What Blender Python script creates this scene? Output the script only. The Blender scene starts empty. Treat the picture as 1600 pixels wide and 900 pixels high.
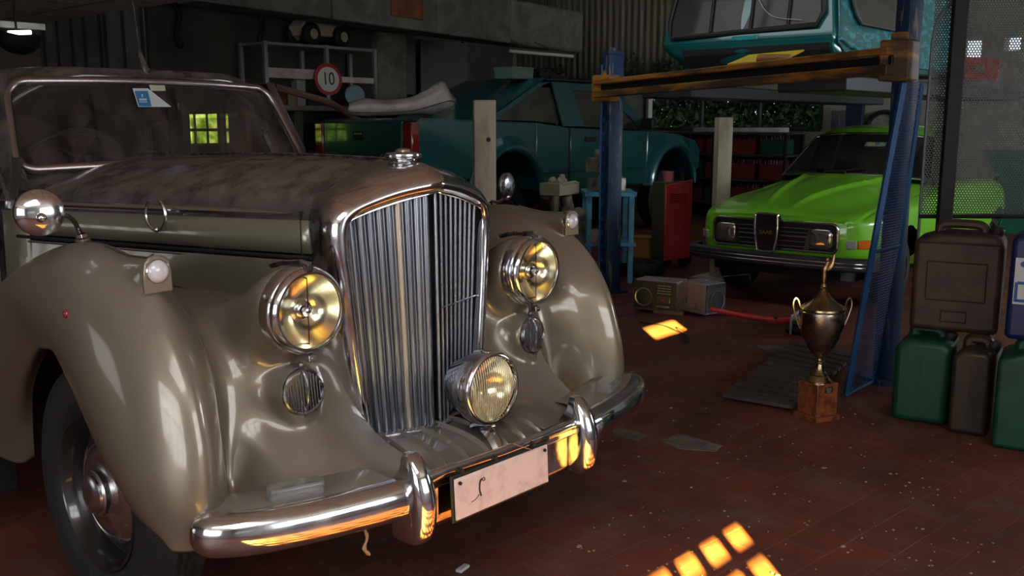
import bpy, bmesh, math, random
import numpy as np
from mathutils import Vector, Matrix, Euler
random.seed(7); np.random.seed(7)
SC = bpy.context.scene
COL = SC.collection
PI = math.pi

# ------------------------------------------------------------------ camera
CAM = np.array([-1.8416, -2.4396, 1.3324]); YAW, PIT, FPX = 0.8428, 0.1698, 1497.5
_cy, _sy, _cp, _sp = math.cos(YAW), math.sin(YAW), math.cos(PIT), math.sin(PIT)
_F = np.array([_sy*_cp, _cy*_cp, -_sp]); _R = np.array([_cy, -_sy, 0.0]); _U = np.cross(_R, _F)
_H = np.array([_sy, _cy, 0.0])
def _ray(x, y): return _F + _R*(x-800)/FPX - _U*(y-450)/FPX
def on_z(x, y, z=0.0):
    d = _ray(x, y); return CAM + d*(z-CAM[2])/d[2]
def on_x(x, y, X):
    d = _ray(x, y); return CAM + d*(X-CAM[0])/d[0]
def on_y(x, y, Y):
    d = _ray(x, y); return CAM + d*(Y-CAM[1])/d[1]
def at(x, y, D):
    d = _ray(x, y); return CAM + d*D/d.dot(_H)
cd = bpy.data.cameras.new('camera'); co = bpy.data.objects.new('camera', cd); COL.objects.link(co)
cd.sensor_width = 36.0; cd.lens = 36.0*FPX/1600.0; cd.clip_start = 0.02
co.location = CAM.tolist(); co.rotation_euler = (PI/2-PIT, 0, -YAW)
SC.camera = co

# ------------------------------------------------------------------ materials
MATS = {}
def mat(name, base=(.5,.5,.5), rough=.5, metal=0.0, coat=0.0, coat_rough=.06, noise=None, dust=None, emit=None,
        emit_s=1.0, trans=0.0, ior=1.45, alpha=1.0, bump=None, rvar=None, spec=.5):
    """noise=(colour2, scale, lo, hi[, stretch]) patches of a second colour; dust=(colour, amount, scale) settles on upward faces"""
    if name in MATS: return MATS[name]
    m = bpy.data.materials.new(name); m.use_nodes = True; MATS[name] = m
    nt = m.node_tree; n = nt.nodes; l = nt.links; b = n['Principled BSDF']
    b.inputs['Base Color'].default_value = (*base, 1); b.inputs['Roughness'].default_value = rough
    b.inputs['Metallic'].default_value = metal; b.inputs['Coat Weight'].default_value = coat
    b.inputs['Coat Roughness'].default_value = coat_rough
    b.inputs['Transmission Weight'].default_value = trans; b.inputs['IOR'].default_value = ior
    b.inputs['Alpha'].default_value = alpha; b.inputs['Specular IOR Level'].default_value = spec
    if emit: b.inputs['Emission Color'].default_value = (*emit, 1); b.inputs['Emission Strength'].default_value = emit_s
    tc = n.new('ShaderNodeTexCoord'); colour = None
    def tex(scale, detail=6, stretch=None, rough_=.6):
        t = n.new('ShaderNodeTexNoise'); t.inputs['Scale'].default_value = scale; t.inputs['Detail'].default_value = detail
        t.inputs['Roughness'].default_value = rough_
        if stretch:
            mp = n.new('ShaderNodeMapping'); mp.inputs['Scale'].default_value = stretch
            l.new(tc.outputs['Object'], mp.inputs[0]); l.new(mp.outputs[0], t.inputs[0])
        else: l.new(tc.outputs['Object'], t.inputs[0])
        return t
    def ramp(src, lo, hi):
        r = n.new('ShaderNodeMapRange'); r.inputs[1].default_value = lo; r.inputs[2].default_value = hi
        l.new(src, r.inputs[0]); return r.outputs[0]
    if noise:
        t = tex(noise[1], stretch=noise[4] if len(noise) > 4 else None)
        mx = n.new('ShaderNodeMixRGB'); mx.inputs[1].default_value = (*base, 1); mx.inputs[2].default_value = (*noise[0], 1)
        l.new(ramp(t.outputs[0], noise[2], noise[3]), mx.inputs[0]); colour = mx.outputs[0]
    if rvar:
        t = tex(rvar[0]); r = ramp(t.outputs[0], .35, .65)
        mr = n.new('ShaderNodeMapRange'); mr.inputs[3].default_value = rvar[1]; mr.inputs[4].default_value = rvar[2]
        l.new(r, mr.inputs[0]); l.new(mr.outputs[0], b.inputs['Roughness'])
    if colour: l.new(colour, b.inputs['Base Color'])
    if bump:
        t = tex(bump[0], stretch=bump[2] if len(bump) > 2 else None); bp = n.new('ShaderNodeBump'); bp.inputs['Strength'].default_value = bump[1]
        bp.inputs['Distance'].default_value = .01
        l.new(t.outputs[0], bp.inputs['Height']); l.new(bp.outputs[0], b.inputs['Normal'])
    if dust:
        geo = n.new('ShaderNodeNewGeometry'); sx = n.new('ShaderNodeSeparateXYZ'); l.new(geo.outputs['Normal'], sx.inputs[0])
        up = ramp(sx.outputs['Z'], dust[3] if len(dust) > 3 else .15, .95)
        t = tex(dust[2], detail=8); tt = ramp(t.outputs[0], .30, .58)
        mu = n.new('ShaderNodeMath'); mu.operation = 'MULTIPLY'; l.new(up, mu.inputs[0]); l.new(tt, mu.inputs[1])
        mu2 = n.new('ShaderNodeMath'); mu2.operation = 'MULTIPLY'; l.new(mu.outputs[0], mu2.inputs[0]); mu2.inputs[1].default_value = dust[1]
        d = n.new('ShaderNodeBsdfPrincipled'); d.inputs['Base Color'].default_value = (*dust[0], 1); d.inputs['Roughness'].default_value = .85
        d.inputs['Specular IOR Level'].default_value = .25
        ms = n.new('ShaderNodeMixShader'); l.new(mu2.outputs[0], ms.inputs[0]); l.new(b.outputs[0], ms.inputs[1]); l.new(d.outputs[0], ms.inputs[2])
        l.new(ms.outputs[0], n['Material Output'].inputs[0])
    return m

DUST = (.20, .165, .14)
PAINT = mat('taupe_metallic_paint', (.215,.180,.130), .38, .55, 1.0, .08, dust=(DUST, .78, 9, .05), rvar=(5,.33,.42))
PAINTG = mat('reflection_tinted_paint', (.20,.185,.13), .34, .5, 1.0, .05, dust=(DUST, .4, 8))  # same taupe paint; its greener reflections are put into the colour
BLACKP = mat('dusty_black_paint', (.012,.012,.013), .25, 0, 1.0, .1, dust=((.135,.108,.092), .97, 11, -.1))
CHROME = mat('chrome', (.62,.62,.64), .10, 1.0, rvar=(14,.06,.2), dust=(DUST, .35, 12, .5))
CHROMED = mat('aged_chrome', (.36,.37,.40), .24, 1.0, rvar=(30,.14,.42), noise=((.14,.145,.16), 24, .4, .62), dust=(DUST, .6, 14, .3))
WARM_CHROME = mat('valance_chrome', (.55,.50,.47), .12, 1.0, noise=((.25,.15,.10), 30, .45, .7))  # chrome tinted warm, with random brown patches
SLAT = mat('shutter_chrome', (.24,.26,.31), .30, 1.0, noise=((.40,.41,.44), 30, .42, .70, (1,1,.03)))
CHROMES = mat('clean_chrome', (.50,.50,.52), .16, 1.0)
SLATW = mat('brass_slat', (.50,.44,.36), .35, .8)
BLACK = mat('black', (.006,.006,.006), .6)
RUBBER = mat('rubber', (.008,.008,.009), .65, noise=((.026,.024,.022), 20, .5, .75), bump=(60,.1))
SHELLM = mat('shell_chrome', (.60,.60,.63), .11, 1.0, rvar=(10,.06,.2), noise=((.42,.42,.45), 9, .5, .7), dust=(DUST, .28, 10, .6))
SATIN = mat('satin_frame', (.42,.37,.38), .32, 1.0)
RUBP = mat('rubber_seal', (.012,.012,.012), .4)
REFL = mat('gold_reflector', (.97,.92,.70), .16, 1.0)
REFLS = mat('silver_reflector', (.9,.9,.84), .05, 1.0)
GLASS = mat('lens_glass', (1,1,1), .01, 0, trans=1.0, ior=1.2)
GLASSD = mat('dusty_glass', (.9,.88,.85), .03, 0, trans=1.0, ior=1.45)
FROST = mat('frosted_lens', (.55,.55,.58), .25, 0, 1.0, .05)
CLEARP = mat('clear_ribbed_plastic', (.50,.50,.48), .18, 0, 1.0, .05, trans=.7, bump=(90,.5,(.2,6,6)))
PLATE = mat('plate_white', (.62,.54,.50), .5, noise=((.42,.34,.30), 18, .5, .75))
REDREF = mat('red_reflector', (.25,.02,.02), .15, 0, 1)

# ------------------------------------------------------------------ mesh helpers
def cat(P, n, closed=False):
    """Catmull-Rom through the rows of P (k x d), n samples"""
    P = np.asarray(P, float); k = len(P)
    if closed: Q = np.vstack([P[-1], P, P[0], P[1]]); segs = k
    else: Q = np.vstack([2*P[0]-P[1], P, 2*P[-1]-P[-2]]); segs = k-1
    ts = np.linspace(0, segs, n, endpoint=not closed); out = []
    for t in ts:
        i = min(int(t), segs-1); u = t-i; a, b, c, d = Q[i], Q[i+1], Q[i+2], Q[i+3]
        out.append(.5*((2*b)+(-a+c)*u+(2*a-5*b+4*c-d)*u*u+(-a+3*b-3*c+d)*u**3))
    return np.array(out)
def catgrid(G, nu, nv):
    G = np.asarray(G, float)
    A = np.array([cat(r, nv) for r in G])
    return np.array([cat(A[:, j], nu) for j in range(nv)]).transpose(1, 0, 2)
def basis(d):
    d = np.asarray(d, float); d = d/np.linalg.norm(d)
    a = np.array([0,0,1.0]) if abs(d[2]) < .9 else np.array([0,1.0,0])
    x = np.cross(a, d); x /= np.linalg.norm(x); return x, np.cross(d, x), d

class MB:
    def __init__(s): s.v = []; s.f = []; s.m = []; s.mi = 0
    def add(s, vs, fs):
        o = len(s.v); s.v += [tuple(map(float, p)) for p in vs]
        s.f += [tuple(o+i for i in f) for f in fs]; s.m += [s.mi]*len(fs); return s
    def use(s, i): s.mi = i; return s
    def grid(s, P, cu=False, cv=False, flip=False):
        P = np.asarray(P); nu, nv = P.shape[:2]; fs = []
        for i in range(nu if cu else nu-1):
            for j in range(nv if cv else nv-1):
                a, b = i*nv+j, i*nv+(j+1) % nv; c, d = ((i+1) % nu)*nv+(j+1) % nv, ((i+1) % nu)*nv+j
                fs.append((a, d, c, b) if flip else (a, b, c, d))
        return s.add(P.reshape(-1, 3), fs)
    def box(s, c, size, rz=0, rot=None, taper=1.0):
        hx, hy, hz = [q/2 for q in size]; vs = []
        R = Euler(rot).to_matrix() if rot else Matrix.Rotation(rz, 3, 'Z')
        for z in (-hz, hz):
            t = taper if z > 0 else 1
            for x, y in ((-hx,-hy),(hx,-hy),(hx,hy),(-hx,hy)):
                vs.append(Vector(c)+R @ Vector((x*t, y*t, z)))
        return s.add(vs, [(3,2,1,0),(4,5,6,7),(0,1,5,4),(1,2,6,5),(2,3,7,6),(3,0,4,7)])
    def tube(s, path, r, n=12, closed=False, flat=None, cap=True):
        P = np.asarray(path, float); k = len(P); rs = np.full(k, r) if np.isscalar(r) else np.asarray(r, float)
        T = np.zeros_like(P)
        for i in range(k):
            a = P[(i-1) % k] if (closed or i > 0) else P[i]; b = P[(i+1) % k] if (closed or i < k-1) else P[i]
            T[i] = (b-a)/max(1e-9, np.linalg.norm(b-a))
        x, y, _ = basis(T[0]); vs = []
        for i in range(k):
            x = x-T[i]*x.dot(T[i]); x /= np.linalg.norm(x); y = np.cross(T[i], x)
            for q in range(n):
                a = 2*PI*q/n; vs.append(P[i]+rs[i]*(math.cos(a)*x+math.sin(a)*y))
        fs = []
        for i in range(k if closed else k-1):
            for q in range(n): fs.append((i*n+q, i*n+(q+1) % n, ((i+1) % k)*n+(q+1) % n, ((i+1) % k)*n+q))
        if cap and not closed: fs += [tuple(range(n))[::-1], tuple((k-1)*n+q for q in range(n))]
        return s.add(vs, fs)
    def cyl(s, a, b, r, n=20, r2=None):
        return s.tube([a, b], [r, r if r2 is None else r2], n)
    def lathe(s, prof, o=(0,0,0), d=(0,0,1), n=48, sx=1.0):
        """prof: (radius, height along d)"""
        x, y, d = basis(d); o = np.asarray(o, float); k = len(prof)
        P = np.array([[o+d*h+r*(math.cos(2*PI*q/n)*x*sx+math.sin(2*PI*q/n)*y) for q in range(n)] for r, h in prof])
        fs = []; s.grid(P, cv=True)
        return s
    def prism(s, poly, h0, h1, ax='z'):
        """extrude a 2-D outline along an axis; x->(y,z) outline, y->(x,z), z->(x,y)"""
        f = {'z': lambda a, b, h: (a, b, h), 'y': lambda a, b, h: (a, h, b), 'x': lambda a, b, h: (h, a, b)}[ax]
        k = len(poly); vs = [f(a, b, h0) for a, b in poly]+[f(a, b, h1) for a, b in poly]
        fs = [tuple(range(k))[::-1], tuple(range(k, 2*k))]+[(i, (i+1) % k, k+(i+1) % k, k+i) for i in range(k)]
        return s.add(vs, fs)
    def sphere(s, c, r, n=20, m=12, sc=(1,1,1)):
        P = [[(c[0]+r*sc[0]*math.sin(PI*i/m)*math.cos(2*PI*j/n), c[1]+r*sc[1]*math.sin(PI*i/m)*math.sin(2*PI*j/n), c[2]+r*sc[2]*math.cos(PI*i/m)) for j in range(n)] for i in range(m+1)]
        return s.grid(np.array(P), cv=True)
    def xf(s, M):
        s.v = [tuple(M @ Vector(p)) for p in s.v]; return s
    def build(s, name, mats, parent=None, smooth=True, bevel=0, seg=2, solid=0, sub=0, angle=35, offset=-1):
        me = bpy.data.meshes.new(name); me.from_pydata(s.v, [], s.f)
        mats = mats if isinstance(mats, (list, tuple)) else [mats]
        for m in mats: me.materials.append(m)
        me.polygons.foreach_set('material_index', s.m)
        bm = bmesh.new(); bm.from_mesh(me); bmesh.ops.remove_doubles(bm, verts=bm.verts, dist=1e-6)
        bmesh.ops.recalc_face_normals(bm, faces=bm.faces)
        if smooth:
            for f in bm.faces: f.smooth = True
            ca = math.radians(angle)
            for e in bm.edges:
                if len(e.link_faces) == 2 and e.calc_face_angle(0) > ca: e.smooth = False
        bm.to_mesh(me); bm.free(); me.update()
        o = bpy.data.objects.new(name, me); COL.objects.link(o)
        if parent: o.parent = parent
        if bevel:
            b = o.modifiers.new('b', 'BEVEL'); b.width = bevel; b.segments = seg; b.limit_method = 'ANGLE'; b.angle_limit = math.radians(40)
            b.harden_normals = False
            for p in me.polygons: p.use_smooth = True
        if solid:
            q = o.modifiers.new('s', 'SOLIDIFY'); q.thickness = solid; q.offset = offset
        if sub:
            q = o.modifiers.new('u', 'SUBSURF'); q.levels = sub; q.render_levels = sub
        return o
def tag(o, label=None, cat_=None, group=None, kind=None):
    if label: o['label'] = label
    if cat_: o['category'] = cat_
    if group: o['group'] = group
    if kind: o['kind'] = kind
    return o
def empty(name, label, cat_, loc=(0,0,0), rz=0, group=None):
    o = bpy.data.objects.new(name, None); COL.objects.link(o); o.location = [float(q) for q in loc]; o.rotation_euler = (0, 0, rz)
    o.empty_display_size = .1
    return tag(o, label, cat_, group)
def text_mesh(name, body, size, M, m, parent=None, ext=.0008, sx=1.0):
    c = bpy.data.curves.new(name, 'FONT'); c.body = body; c.size = size; c.extrude = ext; c.align_x = 'CENTER'; c.align_y = 'CENTER'
    t = bpy.data.objects.new(name+'_tmp', c); COL.objects.link(t)
    dg = bpy.context.evaluated_depsgraph_get(); me = bpy.data.meshes.new_from_object(t.evaluated_get(dg))
    bpy.data.objects.remove(t)
    for v in me.vertices: v.co = M @ Vector((v.co.x*sx, v.co.y, v.co.z))
    me.materials.clear(); me.materials.append(m)
    o = bpy.data.objects.new(name, me); COL.objects.link(o)
    if parent: o.parent = parent
    return o
def copy_tree(o, parent=None):
    c = o.copy(); COL.objects.link(c); c.parent = parent
    for ch in list(o.children): copy_tree(ch, c)
    return c
# window strengths; fill entries are glazing added to brighten the scene
WS = {'south': 7.5, 'south_fill': 20.0, 'west': 6.0, 'west_fill': 1.8, 'sky_fill': 7.0, 'sky_fill2': .5, 'clere_fill': 3.2}
SUN_E = 360.0
EXPO = 0.0
AREAS = []
# ------------------------------------------------------------------ the vintage saloon (nose towards -Y, its right side at -X)
CAR = empty('vintage_car', 'large dusty taupe vintage saloon with chrome radiator grille filling the left of the garage', 'car')
# --- front wings: one surface from the wheel arch lip over the crown, down the valley and across to the radiator
ROWS = [
 [(.78,-.49,.40),(.82,-.50,.39),(.845,-.53,.39),(.82,-.565,.39),(.77,-.585,.39),(.70,-.56,.39),(.635,-.46,.42),(.56,-.64,.445),(.44,-.70,.45),(.33,-.72,.455),(.23,-.72,.455)],
 [(.80,-.39,.42),(.85,-.40,.43),(.877,-.46,.48),(.855,-.55,.50),(.79,-.60,.50),(.71,-.55,.50),(.625,-.42,.47),(.54,-.56,.482),(.44,-.60,.492),(.33,-.59,.50),(.22,-.50,.505)],
 [(.81,-.27,.51),(.86,-.28,.52),(.888,-.38,.58),(.865,-.50,.62),(.79,-.58,.64),(.71,-.53,.63),(.62,-.40,.60),(.53,-.44,.59),(.44,-.47,.59),(.33,-.45,.60),(.22,-.43,.60)],
 [(.81,-.16,.62),(.86,-.17,.63),(.892,-.28,.70),(.868,-.43,.76),(.79,-.525,.79),(.70,-.48,.77),(.61,-.37,.72),(.52,-.40,.71),(.44,-.41,.71),(.34,-.40,.71),(.22,-.39,.71)],
 [(.81,-.09,.69),(.86,-.10,.70),(.89,-.19,.79),(.868,-.32,.88),(.785,-.42,.92),(.69,-.37,.88),(.60,-.30,.80),(.52,-.33,.80),(.44,-.34,.80),(.35,-.34,.80),(.22,-.34,.79)],
 [(.81,-.03,.755),(.86,-.03,.765),(.885,-.08,.86),(.86,-.18,.96),(.775,-.26,1.01),(.68,-.24,.96),(.59,-.20,.86),(.51,-.2,.845),(.44,-.2,.845),(.36,-.2,.84),(.24,-.22,.83)],
 [(.80,.06,.76),(.855,.05,.77),(.88,.05,.88),(.85,.02,.985),(.765,-.06,1.04),(.665,-.05,.985),(.58,-.05,.875),(.50,-.05,.86),(.43,-.05,.86),(.36,-.05,.86),(.27,-.05,.86)],
 [(.77,.23,.715),(.82,.22,.725),(.872,.20,.86),(.845,.22,.94),(.76,.2,.985),(.67,.2,.945),(.59,.2,.865),(.53,.2,.855),(.46,.2,.855),(.40,.2,.855),(.36,.2,.855)],
 [(.74,.42,.58),(.785,.42,.59),(.865,.40,.74),(.84,.46,.83),(.76,.47,.85),(.69,.47,.82),(.63,.47,.78),(.60,.47,.77),(.56,.47,.77),(.53,.47,.77),(.46,.47,.77)],
 [(.71,.53,.45),(.76,.54,.45),(.855,.52,.58),(.83,.62,.66),(.76,.65,.68),(.70,.65,.66),(.66,.65,.62),(.63,.65,.61),(.60,.65,.61),(.58,.65,.61),(.54,.65,.61)],
 [(.70,.57,.31),(.75,.58,.30),(.845,.60,.38),(.825,.76,.42),(.76,.83,.44),(.71,.83,.42),(.68,.83,.40),(.66,.83,.39),(.64,.83,.39),(.62,.83,.39),(.58,.83,.39)],
]
LAMP = np.array([.436,-.49,.874]); FOGG = np.array([.444,-.475,.664]); SIDE = np.array([.765,-.39,1.0])
def smin(a, b, k):
    h = np.maximum(k-np.abs(a-b), 0)/k; return np.minimum(a, b)-h*h*k*.25
def sd_cone(p, a, b, ra, rb, front, pw=1.6):
    ab = b-a; t = np.clip(((p-a)@ab)/ab.dot(ab), 0, 1)
    r = ra+(rb-ra)*t**pw
    return np.maximum(np.linalg.norm(p-a-ab*t[..., None], axis=-1)-r, front-p[..., 1])
def wing_grid(nu, nv):
    G = catgrid(np.array(ROWS), nu, nv)
    Du = np.gradient(G, axis=0); Dv = np.gradient(G, axis=1)
    N = np.cross(Du, Dv); N /= np.maximum(1e-9, np.linalg.norm(N, axis=2))[..., None]
    if N[nu//2, nv//2][2] < 0: N = -N
    vv = np.linspace(0, 1, nv)[None, :]*np.ones((nu,1)); best = np.zeros(G.shape[:2]); S = np.arange(.26, -.001, -.004)
    pods = [(.13, .34, LAMP, .1, lambda p: sd_cone(p, LAMP+[0,.03,0], LAMP+[.0,.20,-.040], .108, .060, -.455, 1.7)),
            (.06, .17, FOGG, 0, lambda p: sd_cone(p, FOGG+[0,0,0], FOGG+[0,.12,0], .064, .05, -.487)),
            (.03, .25, SIDE, .1, lambda p: sd_cone(p, SIDE+[0,.02,-.006], SIDE+[-.005,.22,-.004], .032, .010, -.385))]
    for k_, rad, c, oy, fn in pods:
        done = np.linalg.norm(G-c-[0,oy,0], axis=2) > rad; done |= G[..., 1] > .15
        prev = None; loc = np.zeros_like(best)
        for s in S:
            v = smin(s, fn(G+N*s), k_); hit = (v <= 0) & ~done
            if prev is not None: loc = np.where(hit, s+.004*(-v)/(prev-v+1e-12), loc)
            done |= hit; prev = v
        if c is not SIDE: t_ = np.clip((vv-.60)/.10, 0, 1); loc = loc*t_*t_*(3-2*t_)
        best = np.maximum(best, loc)
    return G+N*best[..., None]
WG = wing_grid(200, 210)
# relax pod creases a little
for _ in range(2):
    A = WG.copy(); A[1:-1,1:-1] = .5*WG[1:-1,1:-1]+.125*(WG[:-2,1:-1]+WG[2:,1:-1]+WG[1:-1,:-2]+WG[1:-1,2:]); WG = A
_wp = WG.reshape(-1, 3)
def wing_top(x, y):
    d = np.hypot(_wp[:, 0]-x, _wp[:, 1]-y); i = np.argsort(d)[:6]; i = i[d[i] < .02]
    return float(_wp[i, 2].max()) if len(i) else 1.0
for sx in (-1, 1):
    b = MB(); b.grid(WG*np.array([sx,1,1]))
    w = b.build('front_wing', PAINT, CAR, solid=.006, offset=(-1 if sx < 0 else -1), angle=80)
    # dark inner wheel housing
    b = MB(); A = []
    for y, z in ((.62,.30),(.60,.60),(.45,.80),(.2,.84),(-.05,.83),(-.25,.74),(-.38,.58),(-.42,.40)):
        A.append([(sx*.78,y*.98,z*.97),(sx*.5,y,z),(sx*.42,y,z-.02),(sx*.42,y*.3,.35)])
    b.grid(catgrid(A, 24, 10)); b.build('wheel_housing', BLACK, CAR)
    # side light on the crown: pod is part of the wing; rim, lens, finial
    pod = MB()
    pod.lathe([(.0285,-.012),(.031,-.002),(.0305,.006),(.027,.010)], SIDE*[sx,1,1]+[0,0,0], (0,-1,0), 32)
    sl = pod.build('side_lamp', CHROME, CAR)
    q = MB(); q.lathe([(.0275,.004),(.025,.012),(.018,.018),(.009,.021),(0,.022)], SIDE*[sx,1,1], (0,-1,0), 32); q.build('lens', FROST, sl)
    q = MB(); q.prism([(-.036,-.05),(.036,-.05),(.034,.0),(.030,.024),(.018,.034),(0,.038),(-.018,.034),(-.030,.024),(-.034,.0)], -.012, .0, 'y')
    q.xf(Matrix.Translation(Vector((sx*SIDE[0], SIDE[1]+.004, SIDE[2])))); q.build('lamp_plinth', PAINT, sl, bevel=.004)
    q = MB(); q.tube(cat([(sx*.765,y_,wing_top(.765,y_)+.001) for y_ in (-.15,-.21,-.27,-.33,-.365)]+[(sx*.765,-.395,1.036)], 14), [.004]*10+[.006,.008,.008,.005], 10)
    q.build('chrome_strip', CHROME, sl)
# --- headlamps
def headlamp(sx):
    c = LAMP*[sx,1,1]; d = (0,-1,0)
    b = MB(); b.lathe([(.108,-.03),(.112,-.028),(.1125,.004),(.110,.010),(.1075,.012),(.107,.018),(.108,.024),(.105,.030),(.100,.034),(.094,.033),(.092,.028),(.092,.0)], c, d, 72)
    h = b.build('headlamp', CHROME, CAR)
    b = MB(); b.lathe([(r_*.0925, -.030+.054*r_*r_) for r_ in np.linspace(1,0,14)], c, d, 64); b.build('reflector', REFL, h)
    b = MB(); b.lathe([(.0935,.028),(.08,.031),(.05,.0335),(0,.035)], c, d, 64); b.lathe([(.0935,.026),(.08,.029),(.05,.0315),(0,.033)], c, d, 64); b.build('lens', GLASS, h)
    b = MB(); b.lathe([(.0,.020),(.010,.017),(.0145,.008),(.013,-.002),(.009,-.008),(.009,-.03)], c, d, 32)
    b.lathe([(.024,-.028),(.024,-.018),(.017,-.014),(.010,-.014)], c, d, 32); b.build('bulb_shield', CHROME, h)
    b = MB(); b.tube([c+[0,-.012,.092], c+[0,-.010,.012]], .0016, 6); b.tube([c+[0,-.012,-.092], c+[0,-.010,-.012]], .0016, 6)
    b.prism([(-.010,-.094),(.010,-.094),(.003,-.083),(-.003,-.083)], -.02, -.012, 'y')
    o = b.build('filament_stay', BLACK, h, smooth=False)
    b2 = MB(); b2 = None
    # top clip strip running back over the pod
    b = MB(); P = cat([c+[.0,-.032,.108], c+[0,-.02,.118], c+[0,.0,.121], c+[0,.04,.116], c+[0,.08,.112], c+[.0,.13,.100]], 26)
    b.tube(P, np.linspace(.006,.0075,26), 10); b.box(c+[0,-.030,.110], (.016,.012,.014)); b.build('crest_strip', CHROMED, h)
    b = MB(); b.box(c+[0,-.020,-.119], (.022,.022,.018)); b.cyl(c+[0,-.034,-.119], c+[0,-.01,-.119], .004, 10); b.build('bezel_clip', CHROMED, h, bevel=.003)
    return h
for sx in (-1, 1): headlamp(sx)
# --- horn grilles under the headlamps
for sx in (-1, 1):
    c = FOGG*[sx,1,1]; d = np.array([sx*.10,-1,.12]); d /= np.linalg.norm(d)
    b = MB(); b.lathe([(.058,-.006),(.061,.002),(.059,.009),(.0545,.011),(.052,.006),(.052,.0)], c+d*.012, d, 56)
    P = cat([c+np.array([0,0,.062]), c+np.array([0,-.016,.052]), c+np.array([0,-.030,.030]), c+np.array([0,-.033,0]), c+np.array([0,-.030,-.03]), c+np.array([0,-.018,-.055]), c+np.array([0,-.005,-.072])], 24)
    b.tube(P, [.0055]*6+[.003]*12+[.006]*6, 10)
    b.sphere(c+np.array([0,-.006,.070]), .008); b.sphere(c+np.array([0,-.004,-.072]), .011, sc=(.9,.8,1.4))
    g = b.build('horn_grille', CHROMED, CAR)
    b = MB(); b.lathe([(.053,0),(0,0)], c+d*.010, d, 40); b.build('backing', BLACK, g)
    b = MB(); x, y, dd = basis(d)
    for k in range(-6, 7):
        u = k*.0080; hh = math.sqrt(max(0, .0525**2-u*u)); o = c+d*.016+x*u
        b.tube([o-y*hh, o+y*hh], .0024, 6)
    b.build('bars', CHROMES, g)
# --- radiator shell
def shell_loop(top, side, zs, peakY, sideY, zb, n=61, hb=None):
    """right-bottom -> up -> over -> left-bottom; half outline points (hw, z)"""
    hb = side if hb is None else hb
    half = cat([(hb,zb),((hb*.5+side*.5),(zb+zs)*.5),(side,zs),(side*.97,zs+(top-zs)*.20),(side*.82,zs+(top-zs)*.48),(side*.48,zs+(top-zs)*.79),(0,top)], 31)
    pts = []
    for w, z in half: pts.append((w, z))
    L = [(w, sideY+(peakY-sideY)*(1-w/max(side,1e-6)), z) for w, z in half]
    return np.array(L+[(-w, y, z) for w, y, z in L[-2::-1]])
op = cat([(.202,.472),(.222,.66),(.243,.86),(.256,1.02),(.257,1.062),(.238,1.086),(.12,1.122),(0,1.146)], 31)
OPEN = np.array([(w, -.445+(-.516+.445)*(1-w/.257), z) for w, z in op]); OPEN = np.vstack([OPEN, [(-w,y,z) for w,y,z in OPEN[-2::-1]]])
def outl(side, hb, zs, top, ys, yp, zb=.46):
    a = cat([(hb,zb),(hb*.6+side*.4,.66),(hb*.25+side*.75,.86),(side,zs-.06),(side*.985,zs),(side*.91,zs+(top-zs)*.30),(side*.75,zs+(top-zs)*.52),(side*.42,zs+(top-zs)*.80),(0,top)], 31)
    A = np.array([(w, ys+(yp-ys)*(1-w/side), z) for w, z in a]); return np.vstack([A, [(-w,y,z) for w,y,z in A[-2::-1]]])
L1 = OPEN; inner = OPEN+[0,.05,0]
L2 = outl(.266,.209,1.066,1.158,-.456,-.530)
L3 = outl(.283,.222,1.072,1.176,-.455,-.533)
L4 = outl(.300,.238,1.080,1.203,-.435,-.513)
L5 = outl(.306,.246,1.085,1.222,-.405,-.470)
L6 = outl(.300,.246,1.088,1.231,-.37,-.41)
L7 = outl(.288,.240,1.09,1.233,-.320,-.320)
SH = np.array([inner, L1, L2, L3, L4, L5, L6, L7])
SHs = np.array([cat(SH[1:, j], 26) for j in range(SH.shape[1])]).transpose(1,0,2)
b = MB(); b.grid(np.concatenate([SH[:1], SHs])); rad = b.build('radiator_shell', SHELLM, CAR, angle=50)
b = MB(); b.tube(OPEN+[0,-.003,0], .0028, 8); b.build('opening_bead', WARM_CHROME, rad)
# bottom bar of shell
b = MB()
for s in (-1,1): b.add([(0,-.535,.462),(0,-.535,.482),(s*.212,-.47,.482),(s*.212,-.47,.462),(0,-.50,.462),(0,-.50,.482),(s*.212,-.43,.482),(s*.212,-.43,.462)],[(0,1,2,3),(4,7,6,5),(1,5,6,2),(0,3,7,4),(3,2,6,7)])
b.build('bottom_bar', CHROMED, rad, smooth=False, bevel=.003)
# slats
for s, nm in ((-1,'right'),(1,'left')):
    g = MB(); N_ = 9
    for k in range(N_):
        f = (k+.45)/N_; xt = .006+f*.246; xb = .005+f*.200
        zt = float(np.interp(xt, [0,.12,.238,.257],[1.150,1.126,1.092,1.06])) ; zb = .478
        yt = -.516+.071*xt/.257+.020; yb = -.528+.071*xb/.215+.020
        bright = (s < 0 and k == 3)
        if bright: g.use(1)
        else: g.use(0)
        w = .0088 if s < 0 else .0048
        for (sw, dy) in ((w, 0.0),):
            pr = [(-sw,.010),(-sw,-.001),(-sw*.6,-.006),(0,-.008),(sw*.6,-.006),(sw,-.001),(sw,.010)]
            A = [[(s*(xx+a*1.0), yy+c_, zz) for a, c_ in pr] for xx, yy, zz in ((xb,yb,zb),((xb+xt)/2,(yb+yt)/2,(zb+zt)/2),(xt,yt,zt))]
            g.grid(np.array(A))
        if s < 0:
            g.use(0); A = [[(s*(xx+a), yy+c_, zz) for a, c_ in ((-.0036,.012),(-.003,.004),(0,.001),(.003,.004),(.0036,.012))] for xx, yy, zz in ((xb+.0115,yb,zb),(xt+.0142,yt,zt))]
            g.grid(np.array(A))
    g.build('grille_shutters', [SLAT, SLATW], rad, angle=60).name = 'grille_shutters'
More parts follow.
